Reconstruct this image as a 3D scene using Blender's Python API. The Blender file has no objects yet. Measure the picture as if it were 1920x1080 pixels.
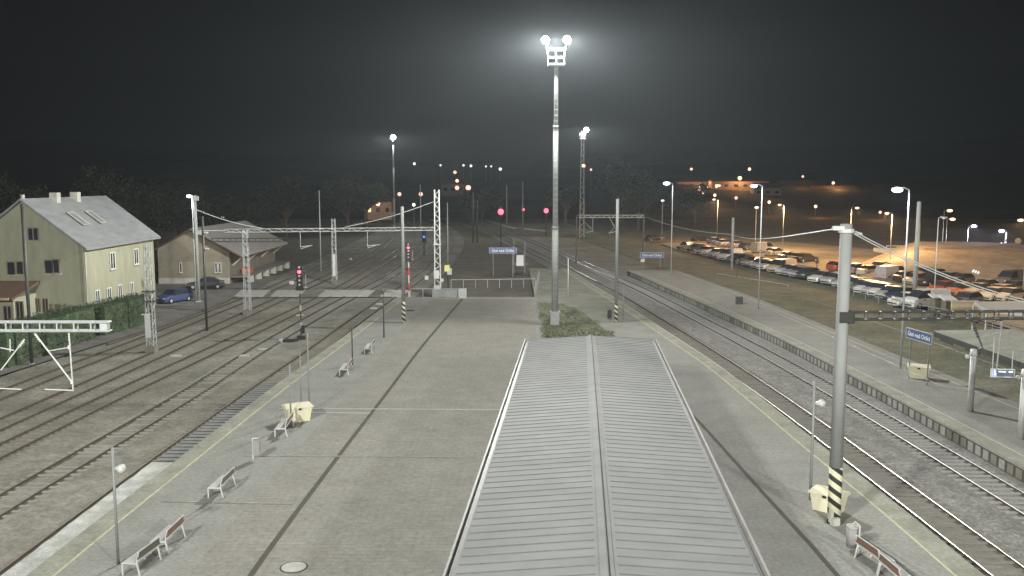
import bpy, math, random
from math import sin, cos, pi, radians, atan, sqrt, atan2
from mathutils import Vector, noise
random.seed(7)
SC = bpy.context.scene
COL = SC.collection
F, H = 1700.0, 13.2
PITCH = atan(201 / F); CP, SP = cos(PITCH), sin(PITCH)
def G(x, y, z=0.0):
    """real place on the plane z of a spot measured in the 1920x1080 photograph"""
    u, v = x - 960, y - 540
    s = (H - z) / (F * SP + v * CP)
    return (u * s, (F * CP - v * SP) * s, z)
def ZT(y, Y):
    """height of a spot at photo row y on something standing at depth Y"""
    v = y - 540
    s = Y / (F * CP - v * SP)
    return H - s * (F * SP + v * CP)

# ---------------------------------------------------------------- materials
M = {}
def mat(name, c, rough=0.8, metal=0.0, var=0.18, scale=1.5, bump=0.0, bscale=20, c2=None, spec=0.3, em=None, es=0, objcol=False, tint=None, stretch=None):
    m = bpy.data.materials.new(name); m.use_nodes = True
    nt = m.node_tree; N = nt.nodes; L = nt.links
    b = N['Principled BSDF']
    b.inputs['Roughness'].default_value = rough
    b.inputs['Metallic'].default_value = metal
    b.inputs['Specular IOR Level'].default_value = spec
    tc = N.new('ShaderNodeTexCoord'); src = tc.outputs['Object']
    if stretch:
        mp = N.new('ShaderNodeMapping'); mp.inputs['Scale'].default_value = stretch
        L.new(src, mp.inputs[0]); src = mp.outputs[0]
    n = N.new('ShaderNodeTexNoise'); n.inputs['Scale'].default_value = scale; n.inputs['Detail'].default_value = 6
    n.inputs['Roughness'].default_value = 0.62
    L.new(src, n.inputs['Vector'])
    r = N.new('ShaderNodeValToRGB')
    a = Vector(c); d = Vector(c2) if c2 else a
    lo = [max(0, x * (1 - var)) for x in a]; hi = [min(1, x * (1 + var)) for x in d]
    r.color_ramp.elements[0].position = 0.3; r.color_ramp.elements[1].position = 0.7
    r.color_ramp.elements[0].color = (*lo, 1); r.color_ramp.elements[1].color = (*hi, 1)
    L.new(n.outputs['Fac'], r.inputs[0])
    out = r.outputs[0]
    if objcol:
        oi = N.new('ShaderNodeObjectInfo'); mx = N.new('ShaderNodeMix'); mx.data_type = 'RGBA'; mx.blend_type = 'MULTIPLY'
        mx.inputs[0].default_value = 1
        L.new(out, mx.inputs[6]); L.new(oi.outputs['Color'], mx.inputs[7]); out = mx.outputs[2]
    L.new(out, b.inputs['Base Color'])
    if bump:
        n2 = N.new('ShaderNodeTexNoise'); n2.inputs['Scale'].default_value = bscale; n2.inputs['Detail'].default_value = 4
        L.new(src, n2.inputs['Vector'])
        bp = N.new('ShaderNodeBump'); bp.inputs['Strength'].default_value = bump; bp.inputs['Distance'].default_value = 0.05
        L.new(n2.outputs['Fac'], bp.inputs['Height']); L.new(bp.outputs[0], b.inputs['Normal'])
    if em:
        b.inputs['Emission Color'].default_value = (*em, 1); b.inputs['Emission Strength'].default_value = es
        try: m.cycles.emission_sampling = 'NONE'
        except Exception: pass
    M[name] = m; return m
def ground_mat(name, cols, scales=(0.12, 1.1, 9), bump=0.5, bscale=14, rough=0.92, brick=None, speck=0.0, mid=(.79, 1.17)):
    """three noises blended: broad patches, blotches, grain"""
    m = bpy.data.materials.new(name); m.use_nodes = True
    nt = m.node_tree; N = nt.nodes; L = nt.links; b = N['Principled BSDF']
    b.inputs['Roughness'].default_value = rough; b.inputs['Specular IOR Level'].default_value = 0.2
    tc = N.new('ShaderNodeTexCoord')
    def nz(s, det=5):
        n = N.new('ShaderNodeTexNoise'); n.inputs['Scale'].default_value = s; n.inputs['Detail'].default_value = det
        n.inputs['Roughness'].default_value = 0.65; L.new(tc.outputs['Object'], n.inputs['Vector']); return n
    n1, n2, n3 = nz(scales[0]), nz(scales[1]), nz(scales[2], 3)
    r1 = N.new('ShaderNodeValToRGB'); r1.color_ramp.elements[0].position = .35; r1.color_ramp.elements[1].position = .65
    r1.color_ramp.elements[0].color = (*cols[0], 1); r1.color_ramp.elements[1].color = (*cols[1], 1)
    L.new(n1.outputs['Fac'], r1.inputs[0])
    def mul(prev, n, lo, hi, p0=.35, p1=.68):
        r = N.new('ShaderNodeValToRGB'); r.color_ramp.elements[0].position = p0; r.color_ramp.elements[1].position = p1
        r.color_ramp.elements[0].color = (lo, lo, lo, 1); r.color_ramp.elements[1].color = (hi, hi, hi, 1)
        L.new(n.outputs['Fac'], r.inputs[0])
        mx = N.new('ShaderNodeMix'); mx.data_type = 'RGBA'; mx.blend_type = 'MULTIPLY'; mx.inputs[0].default_value = 1
        L.new(prev, mx.inputs[6]); L.new(r.outputs[0], mx.inputs[7]); return mx.outputs[2]
    o = mul(r1.outputs[0], n2, *mid); o = mul(o, n3, 1 - .18 - speck, 1.12 + speck)
    if brick:
        bt = N.new('ShaderNodeTexBrick'); bt.inputs['Scale'].default_value = 1.0
        bt.inputs['Brick Width'].default_value = brick[0]; bt.inputs['Row Height'].default_value = brick[1]
        bt.inputs['Mortar Size'].default_value = brick[2]; bt.inputs['Mortar Smooth'].default_value = .3
        bt.inputs['Color1'].default_value = (1, 1, 1, 1); bt.inputs['Color2'].default_value = (.86, .86, .86, 1)
        bt.inputs['Mortar'].default_value = (.62, .62, .6, 1)
        L.new(tc.outputs['Object'], bt.inputs['Vector'])
        mx = N.new('ShaderNodeMix'); mx.data_type = 'RGBA'; mx.blend_type = 'MULTIPLY'; mx.inputs[0].default_value = .55
        L.new(o, mx.inputs[6]); L.new(bt.outputs['Color'], mx.inputs[7]); o = mx.outputs[2]
    L.new(o, b.inputs['Base Color'])
    if bump:
        n4 = nz(bscale, 4); bp = N.new('ShaderNodeBump'); bp.inputs['Strength'].default_value = bump
        bp.inputs['Distance'].default_value = .06
        L.new(n4.outputs['Fac'], bp.inputs['Height']); L.new(bp.outputs[0], b.inputs['Normal'])
    M[name] = m; return m
ground_mat('earth', ((.13, .12, .09), (.19, .175, .135)), (.03, .5, 4), .5)
ground_mat('yard', ((.20, .193, .155), (.325, .315, .27)), (.09, .55, 5), .7, 9, speck=.08)
ground_mat('ballast', ((.235, .232, .215), (.30, .295, .275)), (.1, 1.3, 7), 1.0, 8, speck=.16)
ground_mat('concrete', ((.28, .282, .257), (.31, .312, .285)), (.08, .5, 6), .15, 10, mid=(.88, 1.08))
ground_mat('coping', ((.30, .30, .25), (.35, .35, .29)), (.15, .8, 6), .15, 10)
ground_mat('paving', ((.292, .285, .25), (.322, .312, .277)), (.09, .6, 4), .2, 10, brick=(.6, .3, .02), speck=-.02, mid=(.90, 1.07))
ground_mat('plat_far', ((.24, .25, .205), (.29, .295, .25)), (.08, .4, 4), .15, 10)
ground_mat('sand', ((.50, .52, .48), (.60, .61, .57)), (.3, 1.2, 12), .5, 6)
ground_mat('grass', ((.18, .195, .125), (.24, .255, .175)), (.15, .9, 7), 1, 7, speck=.2)
ground_mat('verge', ((.13, .14, .095), (.20, .20, .15)), (.08, .5, 5), .8, 7, speck=.12)
ground_mat('rust_shade', ((.085, .078, .06), (.15, .14, .11)), (.3, 1.2, 6), .4, 12)
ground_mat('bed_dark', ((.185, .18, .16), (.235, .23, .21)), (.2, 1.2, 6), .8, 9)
ground_mat('asphalt', ((.17, .165, .15), (.21, .205, .185)), (.1, .6, 6), .2, 10)
ground_mat('lot', ((.26, .235, .18), (.33, .30, .23)), (.08, .5, 5), .2, 10)
ground_mat('bank', ((.27, .24, .20), (.37, .33, .28)), (.07, .4, 3), .6, 5)
ground_mat('hill', ((.05, .055, .035), (.09, .09, .06)), (.01, .08, .6), .5)
mat('yellow_line', (.50, .49, .33), .85, var=.22, scale=3)
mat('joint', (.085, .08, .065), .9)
mat('pale_line', (.46, .46, .40), .85)
mat('metal_roof', (.245, .252, .248), .8, .0, .12, 1.1, spec=.15, stretch=(.5, .9, 1))
mat('rib', (.15, .155, .155), .8, 0)
mat('trim_pale', (.46, .46, .42), .6)
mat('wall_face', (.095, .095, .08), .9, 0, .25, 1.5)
mat('dark', (.035, .035, .033), .7)
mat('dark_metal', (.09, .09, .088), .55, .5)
mat('steel', (.26, .27, .26), .6, .2, .12, 3)
mat('galv', (.42, .44, .43), .6, .2, .12, 3)
mat('white_paint', (.54, .55, .53), .5, 0, .06)
mat('cream_box', (.72, .68, .50), .6, 0, .07, 4)
mat('conc_pole', (.27, .28, .265), .8, 0, .15, 1.2, .2, 15, stretch=(1, 1, .3))
mat('rail_side', (.085, .07, .055), .8, .2)
mat('rail_top', (.60, .60, .61), .40, 1.0, .05)
mat('rail_dull', (.22, .19, .15), .5, .6, .1)
mat('sleeper', (.30, .295, .27), .85, 0, .15, 2)
mat('sleeper_dark', (.20, .185, .155), .9, 0, .2, 2)
mat('bench_wood', (.19, .115, .085), .6, 0, .25, 3)
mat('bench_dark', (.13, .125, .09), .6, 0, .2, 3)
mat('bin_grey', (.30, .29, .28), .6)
mat('house_wall', (.33, .33, .24), .85, 0, .13, 1.6, .1, 30, stretch=(1, 1, .22))
mat('house_roof', (.24, .25, .25), .7, 0, .18, 1.5, .2, 6, stretch=(1, .3, 1))
mat('brown_roof', (.12, .075, .055), .7, 0, .2, 1)
mat('shed_wall', (.17, .15, .12), .85, 0, .18, 1, stretch=(1, 1, .2))
mat('shed_gable', (.27, .24, .18), .85, 0, .15, 1)
mat('shed_roof', (.30, .29, .28), .75, 0, .12, .8)
mat('plinth', (.45, .445, .39), .85)
mat('glass', (.03, .035, .045), .12, 0, .1, spec=.6)
mat('frame_white', (.70, .70, .66), .6)
mat('wood_frame', (.28, .22, .15), .7)
mat('leaf', (.04, .06, .037), .85, 0, .25, 1.2, c2=(.07, .10, .05))
mat('leaf_dark', (.022, .03, .015), .9, 0, .3, .6, c2=(.05, .056, .03), spec=.05)
mat('bark', (.10, .08, .06), .9)
mat('car_paint', (.8, .8, .8), .35, .2, .03, spec=.5, objcol=True)
mat('rubber', (.02, .02, .02), .9)
mat('sign_blue', (.06, .09, .19), .5)
mat('sign_white', (.62, .65, .66), .5, em=(.8, .9, 1), es=.02)
mat('lamp_white', (1, 1, 1), .5, em=(1, .97, 1), es=60)
mat('lamp_led', (1, 1, 1), .5, em=(.86, .84, 1), es=14)
mat('lamp_blue', (1, 1, 1), .5, em=(.55, .5, 1), es=14)
mat('lamp_sodium', (1, .8, .5), .5, em=(1, .60, .34), es=3.2)
mat('lamp_pink', (1, .8, .7), .5, em=(1, .52, .42), es=1.8)
mat('lamp_pale', (1, 1, 1), .5, em=(.95, 1, .95), es=1.6)
mat('signal_red', (1, .1, .15), .5, em=(1, .12, .2), es=2.6)
mat('signal_blue', (.1, .2, 1), .5, em=(.1, .2, 1), es=2)
mat('lens_off', (.5, .5, .45), .3)
mat('red_paint', (.55, .06, .05), .6)
mat('yellow_box', (.65, .62, .25), .6)
mat('orange_goods', (.55, .12, .04), .7)
mat('screen', (.05, .06, .07), .4, em=(.12, .15, .17), es=.8)
mat('screen_text', (.8, .9, 1), .4, em=(.75, .9, 1), es=1.1)
mat('screen_blue', (.3, .3, .9), .4, em=(.30, .28, .9), es=1.2)
mat('lit_window', (.8, .6, .3), .5, em=(1, .62, .3), es=1.6)
mat('far_wall', (.30, .26, .20), .9)
mat('tan_wall', (.52, .42, .26), .85, 0, .08, 1)
mat('flat_roof', (.30, .31, .30), .8, 0, .1, 1)
def stripe_mat():
    m = mat('warning_stripe', (.62, .60, .42), .7)
    N = m.node_tree.nodes; L = m.node_tree.links; b = N['Principled BSDF']
    tc = N.new('ShaderNodeTexCoord'); sx = N.new('ShaderNodeSeparateXYZ'); L.new(tc.outputs['Object'], sx.inputs[0])
    def mth(op, a, bb=None):
        n = N.new('ShaderNodeMath'); n.operation = op
        for i, v in enumerate((a, bb)):
            if v is None: continue
            if isinstance(v, (int, float)): n.inputs[i].default_value = v
            else: L.new(v, n.inputs[i])
        return n.outputs[0]
    t = mth('ADD', mth('MULTIPLY', sx.outputs['Z'], 2.2), mth('MULTIPLY', sx.outputs['X'], 1.6))
    g = mth('GREATER_THAN', mth('FRACT', t), .52)
    mx = N.new('ShaderNodeMix'); mx.data_type = 'RGBA'
    mx.inputs[6].default_value = (.62, .60, .42, 1); mx.inputs[7].default_value = (.03, .03, .03, 1)
    L.new(g, mx.inputs[0]); L.new(mx.outputs[2], b.inputs['Base Color'])
stripe_mat()

# ---------------------------------------------------------------- mesh builder
class MB:
    def __init__(s): s.v = []; s.f = []; s.m = []; s.mi = 0
    def add(s, vs, fs):
        o = len(s.v); s.v += [tuple(p) for p in vs]
        for f in fs: s.f.append(tuple(o + i for i in f)); s.m.append(s.mi)
        return s
    def box(s, c, d, rz=0, rx=0):
        hx, hy, hz = d[0] / 2, d[1] / 2, d[2] / 2; P = []
        for z in (-hz, hz):
            for x, y in ((-hx, -hy), (hx, -hy), (hx, hy), (-hx, hy)):
                yy, zz = y * cos(rx) - z * sin(rx), y * sin(rx) + z * cos(rx)
                P.append((c[0] + x * cos(rz) - yy * sin(rz), c[1] + x * sin(rz) + yy * cos(rz), c[2] + zz))
        return s.add(P, [(3, 2, 1, 0), (4, 5, 6, 7), (0, 1, 5, 4), (1, 2, 6, 5), (2, 3, 7, 6), (3, 0, 4, 7)])
    def tube(s, p, q, r, r2=None, n=8, cap=True):
        p, q = Vector(p), Vector(q); r2 = r if r2 is None else r2
        d = (q - p)
        if d.length < 1e-6: return s
        d.normalize(); a = d.orthogonal().normalized() if abs(d.z) < .999 else Vector((1, 0, 0)); b = d.cross(a)
        P = []
        for c, rr in ((p, r), (q, r2)):
            for i in range(n):
                t = 2 * pi * (i + .5) / n; P.append(c + (a * cos(t) + b * sin(t)) * rr)
        Fs = [(i, (i + 1) % n, n + (i + 1) % n, n + i) for i in range(n)]
        if cap: Fs += [tuple(range(n))[::-1], tuple(range(n, 2 * n))]
        return s.add(P, Fs)
    def path(s, pts, r, n=5):
        for a, b in zip(pts, pts[1:]): s.tube(a, b, r, n=n)
        return s
    def ball(s, c, r, n=8, m=6, sc=(1, 1, 1)):
        P = [(c[0], c[1], c[2] + r * sc[2])]
        for j in range(1, m):
            t = pi * j / m
            for i in range(n):
                a = 2 * pi * i / n
                P.append((c[0] + r * sc[0] * sin(t) * cos(a), c[1] + r * sc[1] * sin(t) * sin(a), c[2] + r * sc[2] * cos(t)))
        P.append((c[0], c[1], c[2] - r * sc[2])); Fs = [(0, 1 + i, 1 + (i + 1) % n) for i in range(n)]
        for j in range(m - 2):
            for i in range(n):
                a = 1 + j * n; Fs.append((a + i, a + n + i, a + n + (i + 1) % n, a + (i + 1) % n))
        e = len(P) - 1; a = 1 + (m - 2) * n
        Fs += [(a + i, e, a + (i + 1) % n) for i in range(n)]
        return s.add(P, Fs)
    def prism(s, poly, z0, z1):
        n = len(poly)
        P = [(x, y, z0) for x, y in poly] + [(x, y, z1) for x, y in poly]
        return s.add(P, [tuple(range(n))[::-1], tuple(range(n, 2 * n))] + [(i, (i + 1) % n, n + (i + 1) % n, n + i) for i in range(n)])
    def quad(s, *p): return s.add(p, [tuple(range(len(p)))])
    def build(s, name, m, parent=None, smooth=False):
        me = bpy.data.meshes.new(name); me.from_pydata(s.v, [], s.f)
        ms = m if isinstance(m, (list, tuple)) else [m]
        for x in ms: me.materials.append(M[x])
        if len(ms) > 1: me.polygons.foreach_set('material_index', s.m)
        if smooth: me.polygons.foreach_set('use_smooth', [True] * len(me.polygons))
        me.update()
        o = bpy.data.objects.new(name, me); COL.objects.link(o)
        if parent: o.parent = parent
        return o
def tag(o, label, cat, group=None, kind=None):
    o['label'] = label
    if cat: o['category'] = cat
    if group: o['group'] = group
    if kind: o['kind'] = kind
    return o
def root(name, label, cat, loc=(0, 0, 0), rz=0, group=None):
    o = bpy.data.objects.new(name, None); o.empty_display_size = .3; COL.objects.link(o)
    o.location = loc; o.rotation_euler = (0, 0, rz)
    return tag(o, label, cat, group)
def struct(o): o['kind'] = 'structure'; return o
def copy_tree(o, parent=None):
    c = o.copy(); COL.objects.link(c); c.parent = parent
    for ch in list(o.children): copy_tree(ch, c)
    return c
def light(name, loc, power, color, r=.2, parent=None, spot=None, aim=None):
    l = bpy.data.lights.new(name, 'SPOT' if spot else 'POINT'); l.energy = power; l.color = color; l.shadow_soft_size = r
    o = bpy.data.objects.new(name, l); COL.objects.link(o); o.location = loc
    if spot:
        l.spot_size = radians(spot); l.spot_blend = .7
        if aim: o.rotation_euler = (Vector(aim)).to_track_quat('-Z', 'Y').to_euler()
    if parent: o.parent = parent
    return o
def wide_beam(o, k=2.2, cap=6.0, up=.12):
    """luminaire distribution of a flood lamp: weaker straight down, stronger to the sides"""
    l = o.data; l.use_nodes = True; N = l.node_tree.nodes; L = l.node_tree.links; e = N['Emission']
    tc = N.new('ShaderNodeTexCoord'); sx = N.new('ShaderNodeSeparateXYZ'); L.new(tc.outputs['Normal'], sx.inputs[0])
    def mth(op, a, bb=None):
        n = N.new('ShaderNodeMath'); n.operation = op
        for i, v in enumerate((a, bb)):
            if v is None: continue
            if isinstance(v, (int, float)): n.inputs[i].default_value = v
            else: L.new(v, n.inputs[i])
        return n.outputs[0]
    c = mth('ABSOLUTE', sx.outputs['Z']); p = mth('MINIMUM', mth('POWER', mth('MAXIMUM', c, .05), -k), cap)
    isup = mth('GREATER_THAN', sx.outputs['Z'], 0.0)
    f = mth('MULTIPLY', p, mth('SUBTRACT', 1.0, mth('MULTIPLY', isup, 1 - up)))
    L.new(f, e.inputs['Strength'])
def text_mesh(txt, size, name, m, parent, mw, squash=1.0):
    cu = bpy.data.curves.new('t', 'FONT'); cu.body = txt; cu.size = size; cu.align_x = 'CENTER'; cu.align_y = 'CENTER'; cu.extrude = .004; cu.offset = size * .012
    t = bpy.data.objects.new('t', cu); COL.objects.link(t); bpy.context.view_layer.update()
    me = bpy.data.meshes.new_from_object(t.evaluated_get(bpy.context.evaluated_depsgraph_get()))
    bpy.data.objects.remove(t)
    me.materials.clear(); me.materials.append(M[m])
    o = bpy.data.objects.new(name, me); COL.objects.link(o); o.parent = parent; o.matrix_local = mw; o.scale = (squash, 1, 1)
    return o

# ---------------------------------------------------------------- curves of the tracks
class Curve:
    def __init__(s, k): s.k = sorted(k)
    def x(s, Y):   # Hermite through knots (Y, X)
        k = s.k
        if Y <= k[0][0]: return k[0][1] + (Y - k[0][0]) * (k[1][1] - k[0][1]) / (k[1][0] - k[0][0])
        if Y >= k[-1][0]: return k[-1][1] + (Y - k[-1][0]) * (k[-1][1] - k[-2][1]) / (k[-1][0] - k[-2][0])
        for i in range(len(k) - 1):
            if k[i][0] <= Y <= k[i + 1][0]: break
        def sl(j):
            a, b = max(0, j - 1), min(len(k) - 1, j + 1)
            return (k[b][1] - k[a][1]) / (k[b][0] - k[a][0])
        h = k[i + 1][0] - k[i][0]; t = (Y - k[i][0]) / h
        return (k[i][1] * (2 * t**3 - 3 * t * t + 1) + k[i + 1][1] * (-2 * t**3 + 3 * t * t) + h * sl(i) * (t**3 - 2 * t * t + t) + h * sl(i + 1) * (t**3 - t * t))
    def at(s, Y, off=0):
        e = .5; dx = (s.x(Y + e) - s.x(Y - e)) / (2 * e); n = sqrt(1 + dx * dx)
        return (s.x(Y) + off / n, Y - off * dx / n, atan(-dx))
def shift(c, d): return Curve([(y, x + d) for y, x in c.k])
R1 = Curve([(-10, 17.7), (20, 17.75), (30, 17.65), (40, 17.42), (50, 17.12), (60, 16.65), (70, 16.0), (80, 15.22), (90, 14.38), (100, 13.5), (114, 12.2), (127, 10.6), (146, 8.3), (170, 5.2), (200, 1.2), (250, -6), (300, -15.5), (350, -27.5), (400, -42)])
R2 = shift(R1, 4.55); R2.k[-1] = (400, -36)
TE = Curve([(-10, -17.9), (30, -17.45), (45, -17.2), (60, -16.7), (74, -16.05), (90, -15.5), (108, -14.7), (125, -13.6), (150, -13), (200, -13.6), (250, -18), (300, -26), (350, -37), (400, -52)])
TA = Curve([(-10, -22.6), (36, -22.0), (50, -21.4), (60, -21.05), (74, -20.9), (95, -20.1), (109, -19.3), (130, -18), (150, -17.6), (200, -18.4), (250, -22.8), (300, -31), (350, -42), (400, -57)])
TB = Curve([(-10, -28), (30, -27), (47, -26.3), (60, -25.6), (80, -24.2), (109, -22.5), (130, -22), (150, -22), (200, -23.2), (250, -27.6), (300, -36), (350, -47), (400, -62)])
TC = Curve([(-10, -31.5), (47, -29.4), (60, -28.9), (80, -28.2), (109, -27.3), (150, -26.6), (200, -28), (250, -33), (300, -41)])
TD = Curve([(-10, -35.5), (60, -33.2), (78, -32.3), (95, -31.7), (109, -31.2), (150, -31), (185, -32)])
# platform edges
PL = Curve([(-10, -16.5), (29, -16.35), (43, -15.95), (60, -15.3), (75, -14.45), (90, -13.75), (104, -13.1), (112, -12.8)])
PR = Curve([(-10, 16.0), (32, 15.9), (45, 15.55), (56, 15.25), (65, 14.9), (80, 13.65), (91, 12.75), (102, 11.75), (121, 9.9), (137, 8.4)])
P2F = Curve([(-10, 23.7), (40, 23.7), (50, 23.6), (60, 23.3), (73, 22.8), (85, 21.85), (101, 20.4), (113, 19.2), (123, 18.25), (134, 17.1)])
P2B = Curve([(-10, 31.4), (45, 30.7), (59, 30.0), (67, 29.5), (77, 29.0), (89, 28.4), (103, 27.6), (120, 25.9), (134, 24.5)])
def rng(a, b, st):
    n = max(1, int(math.ceil((b - a) / st))); return [a + (b - a) * i / n for i in range(n + 1)]
def ribbon(mb, ca, oa, cb, ob, y0, y1, z, st=3, thick=None):
    ys = rng(y0, y1, st); P = []
    for y in ys:
        a = ca.at(y, oa); b = cb.at(y, ob); P += [(a[0], a[1], z), (b[0], b[1], z)]
    n = len(ys); mb.add(P, [(2 * i, 2 * i + 1, 2 * i + 3, 2 * i + 2) for i in range(n - 1)])
    return mb
def solid(mb, ca, cb, y0, y1, z0, z1, st=3):
    ys = rng(y0, y1, st); n = len(ys)
    poly = [(ca.x(y), y) for y in ys] + [(cb.x(y), y) for y in reversed(ys)]
    P = [(x, y, z0) for x, y in poly] + [(x, y, z1) for x, y in poly]; m = len(poly)
    Fs = [(i, (i + 1) % m, m + (i + 1) % m, m + i) for i in range(m)]
    for i in range(n - 1): Fs.append((m + i, m + 2 * n - 1 - i, m + 2 * n - 2 - i, m + i + 1)[::-1])
    mb.add(P, Fs)

# ---------------------------------------------------------------- ground and terrain
def sheet(name, poly, z, m): return struct(MB().add([(x, y, z) for x, y in poly], [tuple(range(len(poly)))]).build(name, m))
sheet('ground', [(-900, -60), (900, -60), (900, 760), (-900, 760)], -.80, 'earth')
b = MB(); nx, ny = 60, 26; P = []
for j in range(ny + 1):
    for i in range(nx + 1):
        x = -900 + 1800 * i / nx; y = 300 + 460 * (j / ny)
        t = max(0, (y - 330) / 430); side = .55 + .45 * abs(x + 60) / 500
        h = 52 * (t ** 1.3) * min(1.5, side) + 7 * noise.noise(Vector((x / 110, y / 110, 0))) * min(1, t * 4)
        P.append((x, y, -.9 + max(0, h)))
b.add(P, [(j * (nx + 1) + i, j * (nx + 1) + i + 1, (j + 1) * (nx + 1) + i + 1, (j + 1) * (nx + 1) + i) for j in range(ny) for i in range(nx)])
struct(b.build('hills', 'hill', smooth=True))
def hill_z(x, y):
    t = max(0, (y - 330) / 430); side = .55 + .45 * abs(x + 60) / 500
    return -.9 + max(0, 52 * (t ** 1.3) * min(1.5, side) + 7 * noise.noise(Vector((x / 110, y / 110, 0))) * min(1, t * 4))
yard = MB(); ribbon(yard, TD, -3.4, TE, 3, -10, 400, -.705, 6)
struct(yard.build('yard_ground', 'yard'))
bal = MB(); ribbon(bal, R1, -2.6, R2, 2.6, -10, 400, -.70, 4); struct(bal.build('main_line_ballast', 'ballast'))
# raised shoulder of loose stone between the two main tracks
b = MB(); ys = rng(16, 150, .45); xs = [-1.0, -.75, -.5, -.25, 0, .25, .5, .75, 1.0]; P = []
for y in ys:
    for o in xs:
        q = R1.at(y, 2.28 + o * 1.0)
        hh = .10 * (1 - abs(o)) + .07 * noise.noise(Vector((q[0] * 2.1, y * 2.1, 1))) * (1 - abs(o) ** 2)
        P.append((q[0], q[1], -.705 + max(-.02, hh)))
w = len(xs); b.add(P, [(j * w + i, j * w + i + 1, (j + 1) * w + i + 1, (j + 1) * w + i) for j in range(len(ys) - 1) for i in range(w - 1)])
tag(b.build('ballast_stones', 'ballast'), 'ridge of loose grey ballast between the two main tracks', 'ballast', kind='stuff')
b = MB(); ribbon(b, R1, 3.4, P2B, 10, 134, 300, -.715, 8); struct(b.build('far_cess', 'yard'))
verge = MB(); ribbon(verge, P2B, 0, Curve([(-10, 52), (100, 44), (109, 44.5), (156, 36), (182, 33.5), (240, 26)]), 0, -10, 240, -.66, 6)
struct(verge.build('verge_ground', 'verge'))
sheet('car_park', [(50.2, -10), (46.2, 92), (43.2, 112), (38, 150), (33.0, 182), (33, 200), (62, 205), (84, 160), (110, 150), (130, -10)], -.5, 'lot')
sheet('service_road', [(-80, -10), (-37.8, -10), (-36.9, 60), (-34.6, 78), (-33.4, 88), (-32.8, 110), (-33.6, 132), (-80, 132)], -.56, 'asphalt')
b = MB()  # low kerb wall along the road
b.path([(-34.4, 76, -.62), (-33.5, 84, -.62), (-33.2, 94, -.62), (-32.8, 104, -.62)], .14, 4)
struct(b.build('road_kerb', 'joint'))
# frosted white sand between the rails beside the platform
b = MB(); ys = rng(8, 43.6, .25); P = []
for y in ys:
    e = .10 * noise.noise(Vector((y * .9, 3, 0)))
    for t in (0, .25, .5, .75, 1):
        x0 = TE.x(y) - .62 + e * .4; x1 = PL.x(y) - .26
        P.append((x0 + (x1 - x0) * t, y, -.655 + .03 * noise.noise(Vector((t * 3, y, 5)))))
b.add(P, [(j * 5 + i, j * 5 + i + 1, (j + 1) * 5 + i + 1, (j + 1) * 5 + i) for j in range(len(ys) - 1) for i in range(4)])
tag(b.build('sand', 'sand', smooth=True), 'pale grey white sand covering the platform side track', 'sand', kind='stuff')

# ---------------------------------------------------------------- platforms
b = MB(); LEND = 103
ML = Curve([(-10, 2.6), (150, 2.6)])
solid(b, PL, ML, -10, LEND, -.78, 0)
solid(b, ML, PR, -10, 137, -.78, 0)
struct(b.build('main_platform', 'concrete'))
def rb(name, ca, oa, cb, ob, y0, y1, z, m, st=3): return struct(ribbon(MB(), ca, oa, cb, ob, y0, y1, z, m and st).build(name, m))
rb('coping_strip', PL, .02, PL, .88, -10, 103, .004, 'coping')
rb('coping_strip', PR, -.95, PR, -.02, -10, 136, .004, 'coping')
rb('platform_line', PL, .88, PL, .98, -10, 103, .008, 'yellow_line')
rb('platform_line', PR, -1.05, PR, -.95, -10, 136, .008, 'yellow_line')
rb('platform_line', PR, -.14, PR, -.06, 60, 136, .009, 'pale_line')
JL = Curve([(-10, -9.15), (29, -8.8), (43, -8.35), (54, -7.9), (72, -7.2), (99, -5.7), (103, -5.5)])
rb('platform_paving', Curve([(-10, -11.9), (103, -9.2)]), 0, ML, -.5, -10, 102, .004, 'paving')
rb('platform_joint', JL, -.11, JL, .11, -10, 102, .012, 'joint')
JR = Curve([(-10, 11.3), (30, 10.95), (37, 10.7), (49, 10.3), (60, 9.7)])
rb('platform_joint', JR, -.09, JR, .09, -10, 58, .012, 'joint')
for y0, x0, x1 in ((51.6, -13.6, 1.3), (50.8, -13.2, -8.1), (42.5, -13, -1), (36.2, -14.5, -9)):
    sheet('platform_seam', [(x0, y0), (x1, y0 - .3), (x1, y0 - .12), (x0, y0 + .16)], .016, 'pale_line' if y0 > 45 else 'coping')
rb('platform_end_surface', ML, .3, PR, -1.1, 88, 136, .006, 'plat_far')
sheet('platform_end_kerb', [(-9.4, 101.6), (2.6, 101.4), (2.6, 101.8), (-9.4, 102.0)], .02, 'trim_pale')
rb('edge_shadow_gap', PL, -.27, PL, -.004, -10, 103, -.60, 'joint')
# crossing path over the yard
sheet('crossing_path', [(-34.2, 106.8), (-12.9, 107.6), (-12.4, 112.2), (-34.2, 112.6)], -.60, 'asphalt')
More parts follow.
